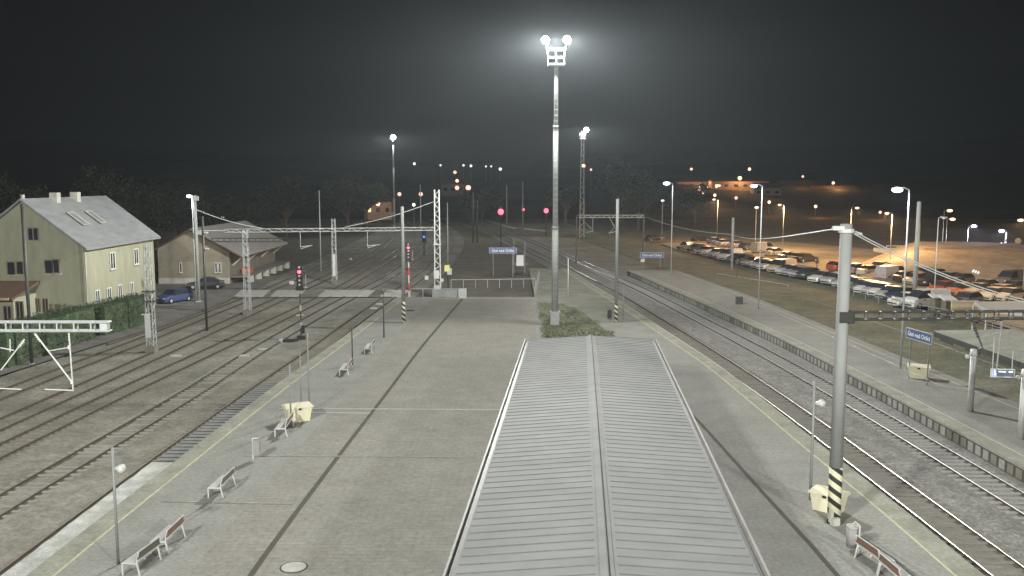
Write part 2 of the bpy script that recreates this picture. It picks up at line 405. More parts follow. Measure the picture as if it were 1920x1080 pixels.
# second platform
b = MB(); solid(b, P2F, P2B, -10, 134, -.78, 0)
struct(b.build('side_platform', 'concrete'))
rb('coping_strip', P2F, .02, P2F, .95, -10, 133, .004, 'coping')
rb('platform_line', P2F, .95, P2F, 1.05, -10, 133, .008, 'pale_line')
rb('platform_line', P2B, -1.0, P2B, -.88, -10, 128, .008, 'pale_line')
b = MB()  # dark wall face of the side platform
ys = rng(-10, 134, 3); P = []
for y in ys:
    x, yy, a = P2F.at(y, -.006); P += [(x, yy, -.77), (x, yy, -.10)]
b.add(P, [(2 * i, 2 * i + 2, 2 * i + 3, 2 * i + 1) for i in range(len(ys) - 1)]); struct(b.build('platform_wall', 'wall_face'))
b = MB()  # concrete edging blocks in the wall of the side platform, some paler than others
for i in range(150):
    y = 24 + i * .74
    if y > 132: break
    x, yy, a = P2F.at(y, -.012); b.mi = random.choice((0, 0, 1, 1, 2))
    b.box((x, yy, -.40), (.05, .50, .46), -a if False else a * -1 * -1)
o = b.build('wall_blocks', ['sleeper_dark', 'conc_pole', 'sleeper']); struct(o)
b = MB(); ribbon(b, P2F, -.06, P2F, .04, -10, 133.5, -.06, 3)
for c0, nm in ((P2F, 0), (PL, 1), (PR, 2)):
    pass
struct(b.build('platform_edge_nosing', 'coping'))

# grass patch round the mast
gp = [(2.8, 56), (9.6, 56), (10.6, 63), (9.6, 72), (8.2, 80), (7.2, 90), (5.5, 97), (2.7, 98)]
sheet('planting_bed', gp, .02, 'grass')
b = MB()
def inside(x, y, poly):
    c = False; j = len(poly) - 1
    for i in range(len(poly)):
        if (poly[i][1] > y) != (poly[j][1] > y) and x < (poly[j][0] - poly[i][0]) * (y - poly[i][1]) / (poly[j][1] - poly[i][1]) + poly[i][0]: c = not c
        j = i
    return c
n = 0
while n < 14000:
    x, y = random.uniform(2.3, 11.2), random.uniform(55.5, 98.8)
    e_ = .6 * noise.noise(Vector((x * .9, y * .4, 7))) + random.gauss(0, .12)
    if not inside(x + e_, y + e_ * 1.5, gp): continue
    n += 1; h = random.uniform(.04, .17) * (1.3 if noise.noise(Vector((x * .5, y * .25, 0))) > 0 else .6)
    a = random.uniform(0, pi); w = random.uniform(.03, .08); dx, dy = w * cos(a), w * sin(a); lx, ly = random.uniform(-.15, .15), random.uniform(-.15, .15)
    b.add([(x - dx, y - dy, .01), (x + dx, y + dy, .01), (x + lx + dx * .3, y + ly, h), (x + lx - dx * .3, y + ly, h)], [(0, 1, 2, 3)])
tag(b.build('grass', 'grass'), 'rough green grass around the foot of the tall floodlight mast', 'grass', kind='stuff')

# ---------------------------------------------------------------- tracks
def rail_mesh(mb, cv, off, y0, y1, st=4, z=-.55):
    ys = rng(y0, y1, st); sec = [(-.018, 0), (.018, 0), (.036, -.012), (.036, -.045), (.012, -.05), (.012, -.13), (.07, -.15), (-.07, -.15), (-.012, -.13), (-.012, -.05), (-.036, -.045), (-.036, -.012)]
    P = []; k = len(sec)
    for y in ys:
        for a, zz in sec:
            q = cv.at(y, off + a); P.append((q[0], q[1], z + zz))
    o = len(mb.v); mb.v += P
    for j in range(len(ys) - 1):
        for i in range(k):
            mb.f.append((o + j * k + i, o + j * k + (i + 1) % k, o + (j + 1) * k + (i + 1) % k, o + (j + 1) * k + i)); mb.m.append(1 if i in (0, 1, k - 1) else 0)
def track(cv, label, y0, y1, top, sl, nparts, s0, sleeper_z=-.70, hide=False):
    t = root('railway_track', label, 'railway track', (0, 0, 0), 0, 'tracks through the station')
    for s in (-1, 1):
        mb = MB(); rail_mesh(mb, cv, s * .7525, y0, y1); mb.build('rail', ['rail_side', top], t)
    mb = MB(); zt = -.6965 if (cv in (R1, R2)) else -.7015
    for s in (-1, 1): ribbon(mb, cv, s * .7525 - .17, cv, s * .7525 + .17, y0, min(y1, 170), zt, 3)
    mb.build('rust_shade_strip', 'rust_shade', t)  # dark strips: shadow of the rails painted in along with their rust
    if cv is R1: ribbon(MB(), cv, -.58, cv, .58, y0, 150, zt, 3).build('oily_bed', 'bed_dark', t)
    rest = MB(); y = s0; k = 0; proto = None
    while y < min(y1, 260):
        x, yy, a = cv.at(y)
        if k < nparts:
            if proto is None:
                q = MB(); q.box((0, 0, 0), (2.5, .24, .12)); q.box((-.95, 0, .062), (.5, .2, .03)); q.box((.95, 0, .062), (.5, .2, .03))
                proto = q.build('sleeper', sl, t); o = proto
            else:
                o = proto.copy(); COL.objects.link(o); o.parent = t
            o.location = (x, yy, sleeper_z + random.uniform(-.022, .01)); o.rotation_euler = (0, 0, -a * 1)
            o.rotation_euler[2] = atan(-math.tan(a)) * -1 * -1
        else: rest.box((x, yy, sleeper_z), (2.5, .24, .11), a)
        y += .6 if y < 140 else 1.2; k += 1
    o = rest.build('sleepers', sl, t); o['kind'] = 'stuff'
    return t
track(R1, 'shiny railed main track beside the right hand edge of the main platform', -8, 400, 'rail_top', 'sleeper_dark', 95, 27, -.735)
track(R2, 'main track with pale concrete sleepers along the side platform wall', -8, 400, 'rail_top', 'sleeper', 100, 29, -.728)
track(TE, 'rusty track against the left edge of the main platform, white sand between its rails', -8, 400, 'rail_dull', 'sleeper_dark', 40, 44, -.745)
track(TA, 'yard track with pale sleepers, next after the platform side track', -8, 400, 'rail_dull', 'sleeper', 80, 34, -.752)
track(TB, 'yard track running between the red signal and the row of lattice posts', -8, 400, 'rail_dull', 'sleeper_dark', 0, 36, -.745)
track(TC, 'yard track whose rails pass just beside the lattice posts', -8, 300, 'rail_dull', 'sleeper_dark', 0, 36, -.75)
track(TD, 'rusty siding farthest from the platforms, nearest the hedge', -8, 185, 'rail_dull', 'sleeper_dark', 0, 40, -.75)
# grating over part of platform side track
b = MB(); y = 44
while y < 62:
    x, yy, a = TE.at(y); b.box((x + .12, yy, -.63), (1.28, .34, .03), a); y += .6
b.build('mesh_cover', 'metal_roof'); o = bpy.data.objects['mesh_cover']
tag(o, 'long blue grey slatted metal cover between the rails beside the platform', 'track cover')
# drain trough lids, stones and small things in the yard
def small_blocks():
    for px, py, lab in ((493, 655, 'between the rails, nearer one'), (458, 667, 'between the rails, farther left'), (701, 578, 'near the foot of the striped pole'), (712, 570, 'just before the crossing panels'), (563, 591, 'beside the red signal mast'), (330, 667, 'beside the yard rails near the lattice post')):
        x, y, z = G(px, py, -.62)
        mb = MB(); mb.box((0, 0, 0), (.8, .3, .12)); mb.box((0, 0, .07), (.6, .2, .03))
        o = mb.build('cable_trough_lid', 'trim_pale'); o.location = (x, y, z)
        tag(o, 'small pale concrete lid ' + lab, 'concrete lid', 'pale lids in the yard')
small_blocks()
for px, py, ty, w_, lab in ((547, 538, 527, .6, 'small white box on the ground behind the red signal head'), (800, 530, 517, .5, 'small white marker left of the tallest lattice post'), (658, 490, 484, .4, 'tiny white marker in the dark yard near the lattice post'), (829, 533, 522, .4, 'small white lamp marker right of the tallest lattice post foot')):
    x, y, z = G(px, py, -.7); t = root('track_marker', lab, 'marker', (x, y, z), 0, 'white markers in the yard'); hh = max(.5, ZT(ty, y) - z)
    MB().tube((0, .05, 0), (0, .05, hh), .04).build('leg', 'steel', t); MB().prism([(-w_ / 2, -.04), (w_ / 2, -.04), (w_ / 2, .04), (-w_ / 2, .04)], hh * .45, hh).build('board', 'white_paint', t)
# small triangular and low signs, point levers
x, y, z = G(560, 640, -.70)
r = root('point_machine', 'dark point machine with pale end beside the foot of the red signal', 'point machine', (x - .8, y - .3, z))
MB().box((0, 0, .12), (1.0, .5, .22)).box((.55, .15, .15), (.5, .3, .16)).build('body', 'dark', r); MB().box((-.62, -.1, .15), (.3, .4, .25)).build('cap', 'white_paint', r)

# crossing panels
def cross(px0, px1, lab):
    a = G(px0, 555, -.53); c = G(px1, 555, -.53); d = G(px1 + 14, 543.5, -.53); e = G(px0 + 14, 543.5, -.53)
    mb = MB(); n = max(2, int((c[0] - a[0]) / 1.25))
    for i in range(n):
        t0, t1 = (i + .03) / n, (i + .97) / n
        P = [tuple(a[j] + (c[j] - a[j]) * t for j in (0, 1)) for t in (t0, t1)] + [tuple(e[j] + (d[j] - e[j]) * t for j in (0, 1)) for t in (t1, t0)]
        mb.prism(P, -.60, -.53)
    tag(mb.build('crossing_panel', 'trim_pale'), lab, 'crossing panel', 'white crossing panels over the yard')
cross(438, 494, 'pale crossing slabs farthest from the platform, by the goods shed'); cross(506, 560, 'pale crossing slabs behind the red signal')
cross(596, 690, 'widest run of pale crossing slabs, in the middle of the yard'); cross(712, 755, 'pale crossing slabs touching the end of the platform')

# ---------------------------------------------------------------- big canopy roof on the main platform
cy0, cy1 = 8.0, 54.4
CD = (8.62 - 6.13) / (54 - 20.6)   # drift of the roof to the right per metre
def cx(y, w): return 4.75 + (y - 54) * .0741 + w
rt = root('platform_canopy', 'long platform canopy with ribbed grey metal roof in the foreground', 'canopy', (0, 0, 0))
for sgn, nm in ((-1, 'a'), (1, 'b')):
    mb = MB()
    mb.add([(cx(cy0, 0), cy0, 3.86), (cx(cy0, sgn * 3.75), cy0, 3.6), (cx(cy1, sgn * 3.75), cy1, 3.6), (cx(cy1, 0), cy1, 3.86),
            (cx(cy0, 0), cy0, 3.78), (cx(cy0, sgn * 3.75), cy0, 3.5), (cx(cy1, sgn * 3.75), cy1, 3.5), (cx(cy1, 0), cy1, 3.78)],
           [(0, 1, 2, 3), (7, 6, 5, 4), (0, 4, 5, 1), (1, 5, 6, 2), (2, 6, 7, 3)])
    o = mb.build('roof', 'metal_roof', rt)
    mb = MB(); y = cy0 + .3
    while y < cy1:
        p = (cx(y, sgn * .28), y, 3.845); q = (cx(y, sgn * 3.70), y, 3.61)
        mb.tube(p, q, .014, n=4); y += .52
    mb.build('roof_ribs', 'rib', o)
mb = MB(); mb.add([(cx(cy0, -.17), cy0, 3.875), (cx(cy0, 0), cy0, 3.90), (cx(cy0, .17), cy0, 3.875), (cx(cy1, -.17), cy1, 3.875), (cx(cy1, 0), cy1, 3.90), (cx(cy1, .17), cy1, 3.875)], [(0, 1, 4, 3), (1, 2, 5, 4)])
mb.build('ridge_cap', 'metal_roof', rt)
MB().tube((cx(cy0, .05), cy0, 3.905), (cx(cy1, .05), cy1, 3.905), .016, n=4).build('ridge_cable', 'dark', rt)
for sgn in (-1, 1):
    mb = MB(); w0, w1 = sgn * 3.76, sgn * 4.0
    ya, yb = cy0, cy1 + .3
    mb.box((0, 0, 0), (0, 0, 0)); mb.v = []; mb.f = []; mb.m = []
    def gut(wa, wb, z0, z1):
        mb.add([(cx(ya, wa), ya, z0), (cx(ya, wb), ya, z0), (cx(yb, wb), yb, z0), (cx(yb, wa), yb, z0), (cx(ya, wa), ya, z1), (cx(ya, wb), ya, z1), (cx(yb, wb), yb, z1), (cx(yb, wa), yb, z1)],
               [(0, 1, 2, 3), (7, 6, 5, 4), (0, 4, 5, 1), (1, 5, 6, 2), (2, 6, 7, 3), (3, 7, 4, 0)])
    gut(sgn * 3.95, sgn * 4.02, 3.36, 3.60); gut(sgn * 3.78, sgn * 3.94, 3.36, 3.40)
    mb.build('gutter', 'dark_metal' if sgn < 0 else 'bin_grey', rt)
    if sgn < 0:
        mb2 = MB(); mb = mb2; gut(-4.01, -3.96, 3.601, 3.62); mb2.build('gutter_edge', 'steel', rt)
mb = MB()
mb.quad((cx(cy1, -3.75), cy1 + .02, 3.62), (cx(cy1, 0), cy1 + .02, 3.89), (cx(cy1, 0), cy1 + .10, 3.86), (cx(cy1, -3.75), cy1 + .10, 3.59))
mb.quad((cx(cy1, 0), cy1 + .02, 3.89), (cx(cy1, 3.75), cy1 + .02, 3.62), (cx(cy1, 3.75), cy1 + .10, 3.59), (cx(cy1, 0), cy1 + .10, 3.86))
mb.build('end_flashing', 'trim_pale', rt)
for i in range(7):
    y = 10 + i * 7.2
    MB().box((cx(y, 0), y, 1.75), (.3, .3, 3.5)).box((cx(y, 0), y, 3.45), (7.2, .16, .14)).build('column', 'dark_metal', rt)
mb = MB(); mb.add([(cx(14, -1.6), 14, .02), (cx(14, 1.6), 14, .02), (cx(50, 1.6), 50, .02), (cx(50, -1.6), 50, .02), (cx(14, -1.6), 14, 1.0), (cx(14, 1.6), 14, 1.0), (cx(50, 1.6), 50, 1.0), (cx(50, -1.6), 50, 1.0)],
    [(0, 1, 5, 4), (1, 2, 6, 5), (2, 3, 7, 6), (3, 0, 4, 7), (4, 5, 6, 7)])
mb.build('stair_parapet', 'concrete', rt)

# ---------------------------------------------------------------- masts
def flood_mast(name, label, loc, h, lattice=False, power=0, aim=0, cage=True, heads=(-.95, .95), hr=.34, col=(1, 1, .95)):
    t = root(name, label, 'floodlight mast', loc, 0, 'floodlight masts')
    if lattice:
        mb = MB(); w0, w1 = .55, .3
        for sx in (-1, 1):
            for sy in (-1, 1): mb.tube((sx * w0, sy * w0, 0), (sx * w1, sy * w1, h - 1), .09, n=4)
        k = 0; z = 0
        while z < h - 1.6:
            w = w0 + (w1 - w0) * z / h; s = 1 if k % 2 else -1
            for sy in (-1, 1): mb.tube((s * w, sy * w, z), (-s * w, sy * w, z + 1.3), .05, n=4)
            for sx in (-1, 1): mb.tube((sx * w, s * w, z), (sx * w, -s * w, z + 1.3), .05, n=4)
            z += 1.3; k += 1
        mb.build('lattice_shaft', 'galv', t)
    else:
        mb = MB(); zs = [0, 9, 9.02, 18, 18.02, h - 2.3]; rs = [.31, .29, .26, .24, .2, .16]
        for i in range(len(zs) - 1): mb.tube((0, 0, zs[i]), (0, 0, zs[i + 1]), rs[i], rs[i + 1], 12)
        for z in (9.0, 18.0): mb.tube((0, 0, z - .12), (0, 0, z + .12), .33 if z < 10 else .28, n=12)
        mb.build('shaft', 'conc_pole', t, True)
        mb = MB(); z = 2.5
        for s in (-1, 1): mb.tube((s * .17 - .0, -.42, 2.5), (s * .17, -.3, h - 2.2), .018, n=4)
        while z < h - 2.4: mb.tube((-.17, -.42 + .12 * z / h, z), (.17, -.42 + .12 * z / h, z), .015, n=4); z += .5
        mb.build('ladder', 'galv', t)
        MB().box((0, 0, .62), (.82, .82, 1.24)).box((0, 0, 1.27), (.92, .92, .06)).build('base', 'galv', t)
    zc = h - 2.2
    if cage:
        mb = MB(); mb.box((0, 0, zc), (1.5, 1.2, .12))
        mb.build('cage_floor', 'white_paint', t)
        mb = MB()
        for x in (-.72, 0, .72):
            for y in (-.57, .57): mb.tube((x, y, zc), (x, y, zc + 1.35), .028, n=5)
        for z in (zc + .65, zc + 1.35):
            for y in (-.57, .57): mb.tube((-.78, y, z), (.78, y, z), .026, n=5)
            for x in (-.72, .72): mb.tube((x, -.57, z), (x, .57, z), .026, n=5)
        mb.build('cage_railing', 'dark_metal', t)
    for x in heads:
        hd = MB().tube((x, .32, h + .12), (x, .0, h - .02), .24, hr, 12).tube((x * .75, 0, zc + .9), (x, .1, h - .1), .04).build('lamp_head', 'steel', t)
        MB().ball((x, -.06, h - .06), hr * .97, 12, 8, (1, .55, 1)).build('lens', 'lamp_white', hd, True)
        if power: wide_beam(light('mast_light', (x * 1.15, .8 * (aim or -1), h - .15), power, col, .35, t))
    return t
bx, by, _ = G(1040, 610, 0)
PW = 12600
flood_mast('floodlight_mast', 'tallest tapered floodlight mast in the grass behind the canopy, two bright heads over a cage', (bx, by, 0), ZT(74, by), power=PW)
fl = (-33.8, 261, -.8); flood_mast('floodlight_mast', 'far slim floodlight mast with one lamp, over the yard beyond the gantry', fl, ZT(257, 261) + .8, power=6000, heads=(.0,), hr=.75, cage=False)
fr = ((1091 - 960) * .1316, 224, -.8); t = flood_mast('floodlight_mast', 'far lattice floodlight mast with one lamp, right behind the tallest mast', fr, ZT(243, 224) + .8, True, power=6000, heads=(.85,), hr=.62)
flood_mast('floodlight_mast', 'floodlight mast standing behind the camera near the station building', (-21, -6, 0), 26, power=PW * .9, aim=1)
flood_mast('floodlight_mast', 'floodlight mast behind the camera beyond the side platform', (34, -26, 0), 26, power=PW * .9, aim=1)

# ---------------------------------------------------------------- lamp posts
def lamp_post(loc, h, label, kind='lamp_led', side=-1, arm=.9, power=0, col=(.9, .92, 1), r=.075, lr=.16, group='lamp posts of the station', name='lamp_post', metal='galv', lbl2=None):
    t = root(name, label, 'lamp post', loc, 0, group)
    MB().tube((0, 0, 0), (0, 0, h), r, r * .6, 8).build('pole', metal, t, True)
    mb = MB()
    if arm > 0: mb.path([(0, 0, h), (side * arm * .5, -.05, h + .18), (side * arm, -.1, h + .1)], r * .5)
    mb.box((side * arm, -.1, h + .10), (.62, .26, .10)); mb.build('lamp_head', metal, t)
    MB().ball((side * arm, -.16, h + .0), lr, 8, 6, (1.5, 1, .7)).build('bulb', kind, t, True)
    if power: wide_beam(light('lamp_light', (side * arm, -.2, h - .28), power, col, .12, t), .35, 1.3, 0)
    return t
WC = (.88, .90, 1.0); OC = (1.0, .56, .23)
def LP(px, by_, ty, z, *a, **k):
    x, y, zz = G(px, by_, z); return lamp_post((x, y, zz), ZT(ty, y) - zz, *a, **k)
LP(1258, 515, 344, 0, 'tall lamp post at the far end of the side platform', power=500, col=WC, lr=.3)
LP(1422, 579, 349, 0, 'tall lamp post in the middle of the side platform beside the dark bin', power=700, col=WC, lr=.22)
LP(1688, 691, 356, 0, 'tall lamp post on the side platform by the cream grit box, brightest of its row', power=700, col=WC, lr=.26)
LP(368, 564, 368, -.56, 'white lamp post beside the house, hugging the tall portal pole', power=500, col=WC, side=-1, arm=.25, lr=.22)
LP(1750, 588, 409, -.5, 'slim unlit lamp post in front of the red car', 'lens_off', side=1, arm=.5)
for px, by_, ty, lab, kind, side, pw, c in (
    (1344, 452, 374, 'sodium street lamp at the far left end of the car park', 'lamp_sodium', -1, 9000, OC),
    (1467, 470, 384, 'sodium street lamp behind the second row of cars, above the pale van', 'lamp_sodium', -1, 11000, OC),
    (1592, 492, 390, 'sodium street lamp rising behind the big concrete pole', 'lamp_sodium', 1, 6000, OC),
    (1668, 505, 400, 'sodium street lamp between the concrete pole and the brightest platform lamp', 'lamp_sodium', -1, 10000, OC),
    (1917, 563, 413, 'sodium street lamp at the right border beside the dark van', 'lamp_sodium', -1, 6000, OC)):
    LP(px, by_, ty, -.5, lab, kind, side, .9, pw, c, lr=.24, group='street lamps of the car park', name='street_lamp', metal='conc_pole')
LP(1241, 440, 376, -.6, 'short greenish white lamp behind the first platform lamp', 'lamp_pale', 1, 0, 0, lr=.3, group='far street lamps', name='street_lamp')
LP(1416, 462, 389, -.6, 'short greenish white lamp half behind the middle platform lamp', 'lamp_pale', 1, 0, 0, lr=.3, group='far street lamps', name='street_lamp')

# ---------------------------------------------------------------- poles and gantries
def lattice(mb, h, w0=.32, w1=.2, st=.6, rr=.045, br=.025):
    for sx in (-1, 1):
        for sy in (-1, 1): mb.tube((sx * w0, sy * w0, 0), (sx * w1, sy * w1, h), rr, n=4)
    k, z = 0, 0
    while z < h - st * .5:
        z2 = min(h, z + st); a = w0 + (w1 - w0) * z / h; c = w0 + (w1 - w0) * z2 / h; s = 1 if k % 2 else -1
        for sy in (-1, 1): mb.tube((s * a, sy * a, z), (-s * c, sy * c, z2), br, n=4)
        for sx in (-1, 1): mb.tube((sx * a, s * a, z), (sx * c, -s * c, z2), br, n=4)
        z = z2; k += 1
def truss(mb, p, q, hh=.42, dd=.3, n=14, r=.04, rb_=.028, ladder=False):
    p, q = Vector(p), Vector(q); d = q - p
    u = d.normalized(); s = Vector((-u.y, u.x, 0)) * dd / 2
    for a in (s, -s):
        for z in (0, hh): mb.tube(p + a + Vector((0, 0, z)), q + a + Vector((0, 0, z)), r, n=4)
        for i in range(n):
            t0, t1 = i / n, (i + 1) / n
            z0, z1 = ((0, hh) if i % 2 else (hh, 0)) if not ladder else (0, hh)
            if ladder: t1 = t0
            mb.tube(p + d * t0 + a + Vector((0, 0, z0)), p + d * t1 + a + Vector((0, 0, z1)), rb_, n=4)
    for i in range(n + 1):
        for z in (0, hh): mb.tube(p + d * (i / n) + s + Vector((0, 0, z)), p + d * (i / n) - s + Vector((0, 0, z)), rb_, n=4)
def insul(mb, p, q, n=5, r=.09):
    p, q = Vector(p), Vector(q)
    for i in range(n):
        c = p + (q - p) * ((i + .5) / n); e = (q - p).normalized() * .03; mb.tube(c - e, c + e, r, r * .6, 8)
def catenary_pole(loc, h, label, r0=.23, r1=.2, stripes=0, foot=True, m='conc_pole', name='catenary_pole'):
    t = root(name, label, 'catenary pole', loc, 0, 'catenary poles')
    MB().tube((0, 0, stripes), (0, 0, h), r0, r1, 16).build('shaft', m, t, True)
    if stripes: MB().tube((0, 0, .0), (0, 0, stripes), r0 * 1.02, r0 * 1.01, 16).build('warning_band', 'warning_stripe', t, True)
    if foot: MB().box((0, 0, .06), (r0 * 3, r0 * 3, .12)).build('footing', 'trim_pale', t)
    return t
def CPX(px, by_, ty, z, label, **k):
    x, y, zz = G(px, by_, z); return catenary_pole((x, y, zz), ZT(ty, y) - zz, label, **k)
# foreground concrete pole with the right hand gantry
bx, by, _ = G(1563, 980, 0); ph = ZT(420, by)
t = catenary_pole((bx, by, 0), ph, 'big round concrete pole with black and cream striped foot, beside the right hand track', r0=.25, r1=.22, stripes=2.25, foot=False)
MB().box((-.05, -.28, .16), (.3, .22, .3), .3).box((-.18, -.2, .35), (.14, .14, .5), .3).build('footing', 'plinth', t)
zb = ZT(430, by)
MB().tube((0, 0, zb - .12), (0, 0, zb + .02), .29, n=12).box((-.32, -.1, zb + .05), (.45, .16, .16)).build('top_collar', 'white_paint', t)
zg = ZT(598, by)
MB().box((.27, -.1, zg + .1), (.22, .3, .5)).box((.05, -.27, zg + .1), (.5, .06, .4)).build('beam_clamp', 'dark', t)
gr = root('gantry_beam', 'dark lattice gantry beam reaching right from the striped concrete pole', 'gantry beam', (bx, by, 0))
mb = MB(); truss(mb, (.35, 0, zg - .02), (12.5, .2, zg + .02), .28, .3, 22, .035, .028, True); mb.build('beam', 'dark_metal', gr)
mb = MB()
for k in (0, .09):
    pts = []
    for i in range(15):
        tt = i / 14; xx = .3 + tt * 9.5; pts.append((xx, 0, zb - .08 - k - (zb - zg - .4) * (1 - (1 - tt) ** 1.7)))
    mb.path(pts, .022)
for i in (0, 7): insul(mb, (.35 + i * .64, 0, (zb - .12) if i == 0 else zb - 1.55), (.62 + i * .64, 0, (zb - .20) if i == 0 else zb - 1.66), 3, .07)
mb.build('support_cable', 'galv', gr)
# droppers and registration arms under the beam
xa = 4.95; mb = MB()
mb.tube((xa, .1, zg - .05), (xa + .62, .1, zg - 1.45), .03)
insul(mb, (xa + .1, .1, zg - .3), (xa + .3, .1, zg - .75), 4, .07); mb.tube((xa, .1, zg - .25), (xa + 1.5, .1, zg - .0), .015)
mb.build('contact_arm', 'dark_metal', gr)
mb = MB(); mb.tube((xa + 1.15, .1, zg), (xa + 1.05, .1, zg - 2.1), .028)
insul(mb, (xa + 1.14, .1, zg - .2), (xa + 1.12, .1, zg - .5), 3, .06); mb.tube((xa + .3, .1, zg - 1.15), (xa + 1.1, .1, zg - .95), .02); mb.tube((xa + .3, .1, zg - .75), (xa + 1.1, .1, zg - .52), .02)
mb.build('drop_tube', 'steel', gr)
CPX(757, 605, 387, 0, 'slim round pole with striped foot at the left edge of the main platform', r0=.18, r1=.15, stripes=2.0, foot=False)
CPX(1155, 604, 373, 0, 'slim grey pole with striped foot at the right edge of the main platform', r0=.16, r1=.14, stripes=1.8, foot=False)
t = CPX(1372, 505, 408, 0, 'short dark pole in front of the car park beyond the side platform', r0=.2, r1=.2, foot=False)
t = CPX(1714, 563, 378, -.5, 'grey catenary pole standing among the parked cars beside the white van', r0=.28, r1=.24, foot=False)
# left portal: pole + lattice leg + truss beam
lx, ly, lz = G(373, 566, -.6); rx, ry, rz_ = G(821, 557, -.6)
t = catenary_pole((lx, ly, lz), ZT(366, ly) - lz, 'pale pole carrying the house side end of the long yard gantry', r0=.2, r1=.18, foot=True)
MB().box((.1, -.1, ZT(372, ly) - lz), (.7, .3, .5)).build('bracket', 'galv', t); MB().box((.25, 0, ZT(436, ly) - lz), (.6, .3, .5)).build('bracket', 'galv', t)
h2 = ZT(356, ry) - rz_
t = root('lattice_mast', 'tallest lattice post, at the platform end of the long yard gantry, with a white box', 'lattice post', (rx, ry, rz_), 0, 'lattice posts')
mb = MB(); lattice(mb, h2, .36, .26, .55, .06, .035); mb.build('shaft', 'white_paint', t)
MB().box((0, 0, .7), (.85, .85, 1.4)).build('footing', 'trim_pale', t)
MB().box((-.1, -.45, ZT(514, ry) - rz_), (.62, .25, .95)).build('switch_box', 'white_paint', t)
MB().box((0, 0, ZT(458, ry) - rz_), (.95, .95, .08)).build('collar', 'white_paint', t)
zb = ZT(436, ly); gr = root('gantry_beam', 'long pale lattice gantry beam across the yard between two tall supports', 'gantry beam', (0, 0, 0))
mb = MB(); truss(mb, (lx + 3.2, ly + .2, zb), (rx - .4, ry, ZT(432, ry)), .36, .3, 40, .032, .02); mb.build('beam', 'galv', gr)
mb = MB()
def sag(p, q, s, n=8):
    p, q = Vector(p), Vector(q); return [p + (q - p) * (i / n) - Vector((0, 0, s * sin(pi * i / n))) for i in range(n + 1)]
c0 = Vector((lx + .2, ly, ZT(394, ly))); c1 = Vector((-28.6, ly + .9, zb + .42))
mb.path(sag(c0, c1, .25), .05); insul(mb, c0, c0 + (c1 - c0) * .12, 3, .1); insul(mb, c0 + (c1 - c0) * .36, c0 + (c1 - c0) * .42, 2, .11)
mb.tube((lx, ly, zb + .2), (lx + 3.3, ly + .2, zb + .2), .06)
mb.build('support_cable', 'galv', gr)
mb = MB(); c0 = Vector((rx - .2, ry, ZT(377, ry))); c1 = Vector((-19.6, ry - 1, zb + .45)); mb.path(sag(c0, c1, .3), .035); insul(mb, c0 + (c1 - c0) * .45, c0 + (c1 - c0) * .5, 3, .1); insul(mb, c0 + (c1 - c0) * .8, c0 + (c1 - c0) * .9, 3, .1)
mb.build('support_cable', 'galv', gr)
for X_, Y_ in ((-25.0, 107), (-17.3, 108.4)):
    mb = MB(); mb.tube((X_, Y_, zb), (X_, Y_, zb - 1.9), .04); mb.tube((X_, Y_, zb - 1.9), (X_ + 1.4, Y_, zb - 1.75), .05); mb.tube((X_, Y_, zb - 2.15), (X_ + 1.0, Y_, zb - 1.85), .04); mb.build('contact_arm', 'galv', gr)
# left near beam with tubes hanging
gy = 36.7; gz = ZT(620, gy); gx1 = (206 - 960) * gy / (F * CP - 78 * SP)
gr = root('gantry_beam', 'pale lattice beam end with hanging tubes at the left border over the yard', 'gantry beam', (0, 0, 0))
mb = MB(); truss(mb, (-34.5, gy, gz), (gx1, gy, gz), .36, .34, 26, .04, .035, True); mb.box((gx1 - .2, gy, gz + .18), (.3, .3, .3)); mb.build('beam', 'galv', gr)
k_ = gy / (F * CP)
def GP(px, py, Y=gy): return ((px - 960) * Y / (F * CP - (py - 540) * SP), Y, ZT(py, Y))
mb = MB()
for a, c, r in (((129, 622), (137, 730), .028), ((65, 625), (136, 718), .03), ((84, 730), (138, 732), .026), ((92, 658), (131, 651), .02)): mb.tube(GP(*a), GP(*c), r)
insul(mb, GP(66, 627), GP(76, 641), 4, .06); insul(mb, GP(129, 624), GP(130, 640), 3, .05); mb.box(GP(130, 651), (.09, .09, .16)); mb.box(GP(135, 718), (.1, .08, .08)); mb.build('contact_arm', 'white_paint', gr)
mb = MB()
for a, c, r in (((46, 636), (2, 694), .028), ((-20, 648), (26, 657), .022), ((19, 636), (19, 660), .022), ((-30, 727), (40, 730), .026)): mb.tube(GP(*a), GP(*c), r)
insul(mb, GP(44, 640), GP(34, 652), 4, .06); mb.build('contact_arm', 'white_paint', gr)
MB().box((-34.6, gy, gz / 2), (.45, .45, gz)).build('leg', 'conc_pole', gr)
# lattice posts in the yard
def lat(px, by_, ty, label, arm=None):
    x, y, z = G(px, by_, -.7); h = ZT(ty, y) - z
    t = root('lattice_mast', label, 'lattice post', (x, y, z), 0, 'lattice posts')
    mb = MB(); lattice(mb, h, .30, .2, .55); mb.build('shaft', 'galv', t)
    MB().box((0, 0, .25), (.8, .8, .5)).build('footing', 'sleeper_dark', t)
    if arm:
        mb = MB(); truss(mb, (arm[0], 0, ZT(453, y) - z), (arm[1], 0, ZT(453, y) - z), .35, .25, 12, .04, .028, True); mb.build('cross_beam', 'dark_metal', t)
    return t, x, y, z, h
t, x, y, z, h = lat(285, 660, 458, 'nearest lattice post, in front of the hedge end, with insulators on it')
mb = MB(); 
for zz in (4.2, 5.0): mb.box((0, 0, zz), (1.0, .7, .08))
insul(mb, (-.35, -.3, 4.3), (-.35, -.3, 4.9), 3, .1); mb.tube((-.3, -.3, 4.1), (-.9, -.3, 3.7), .05); mb.build('insulator_bracket', 'dark_metal', t)
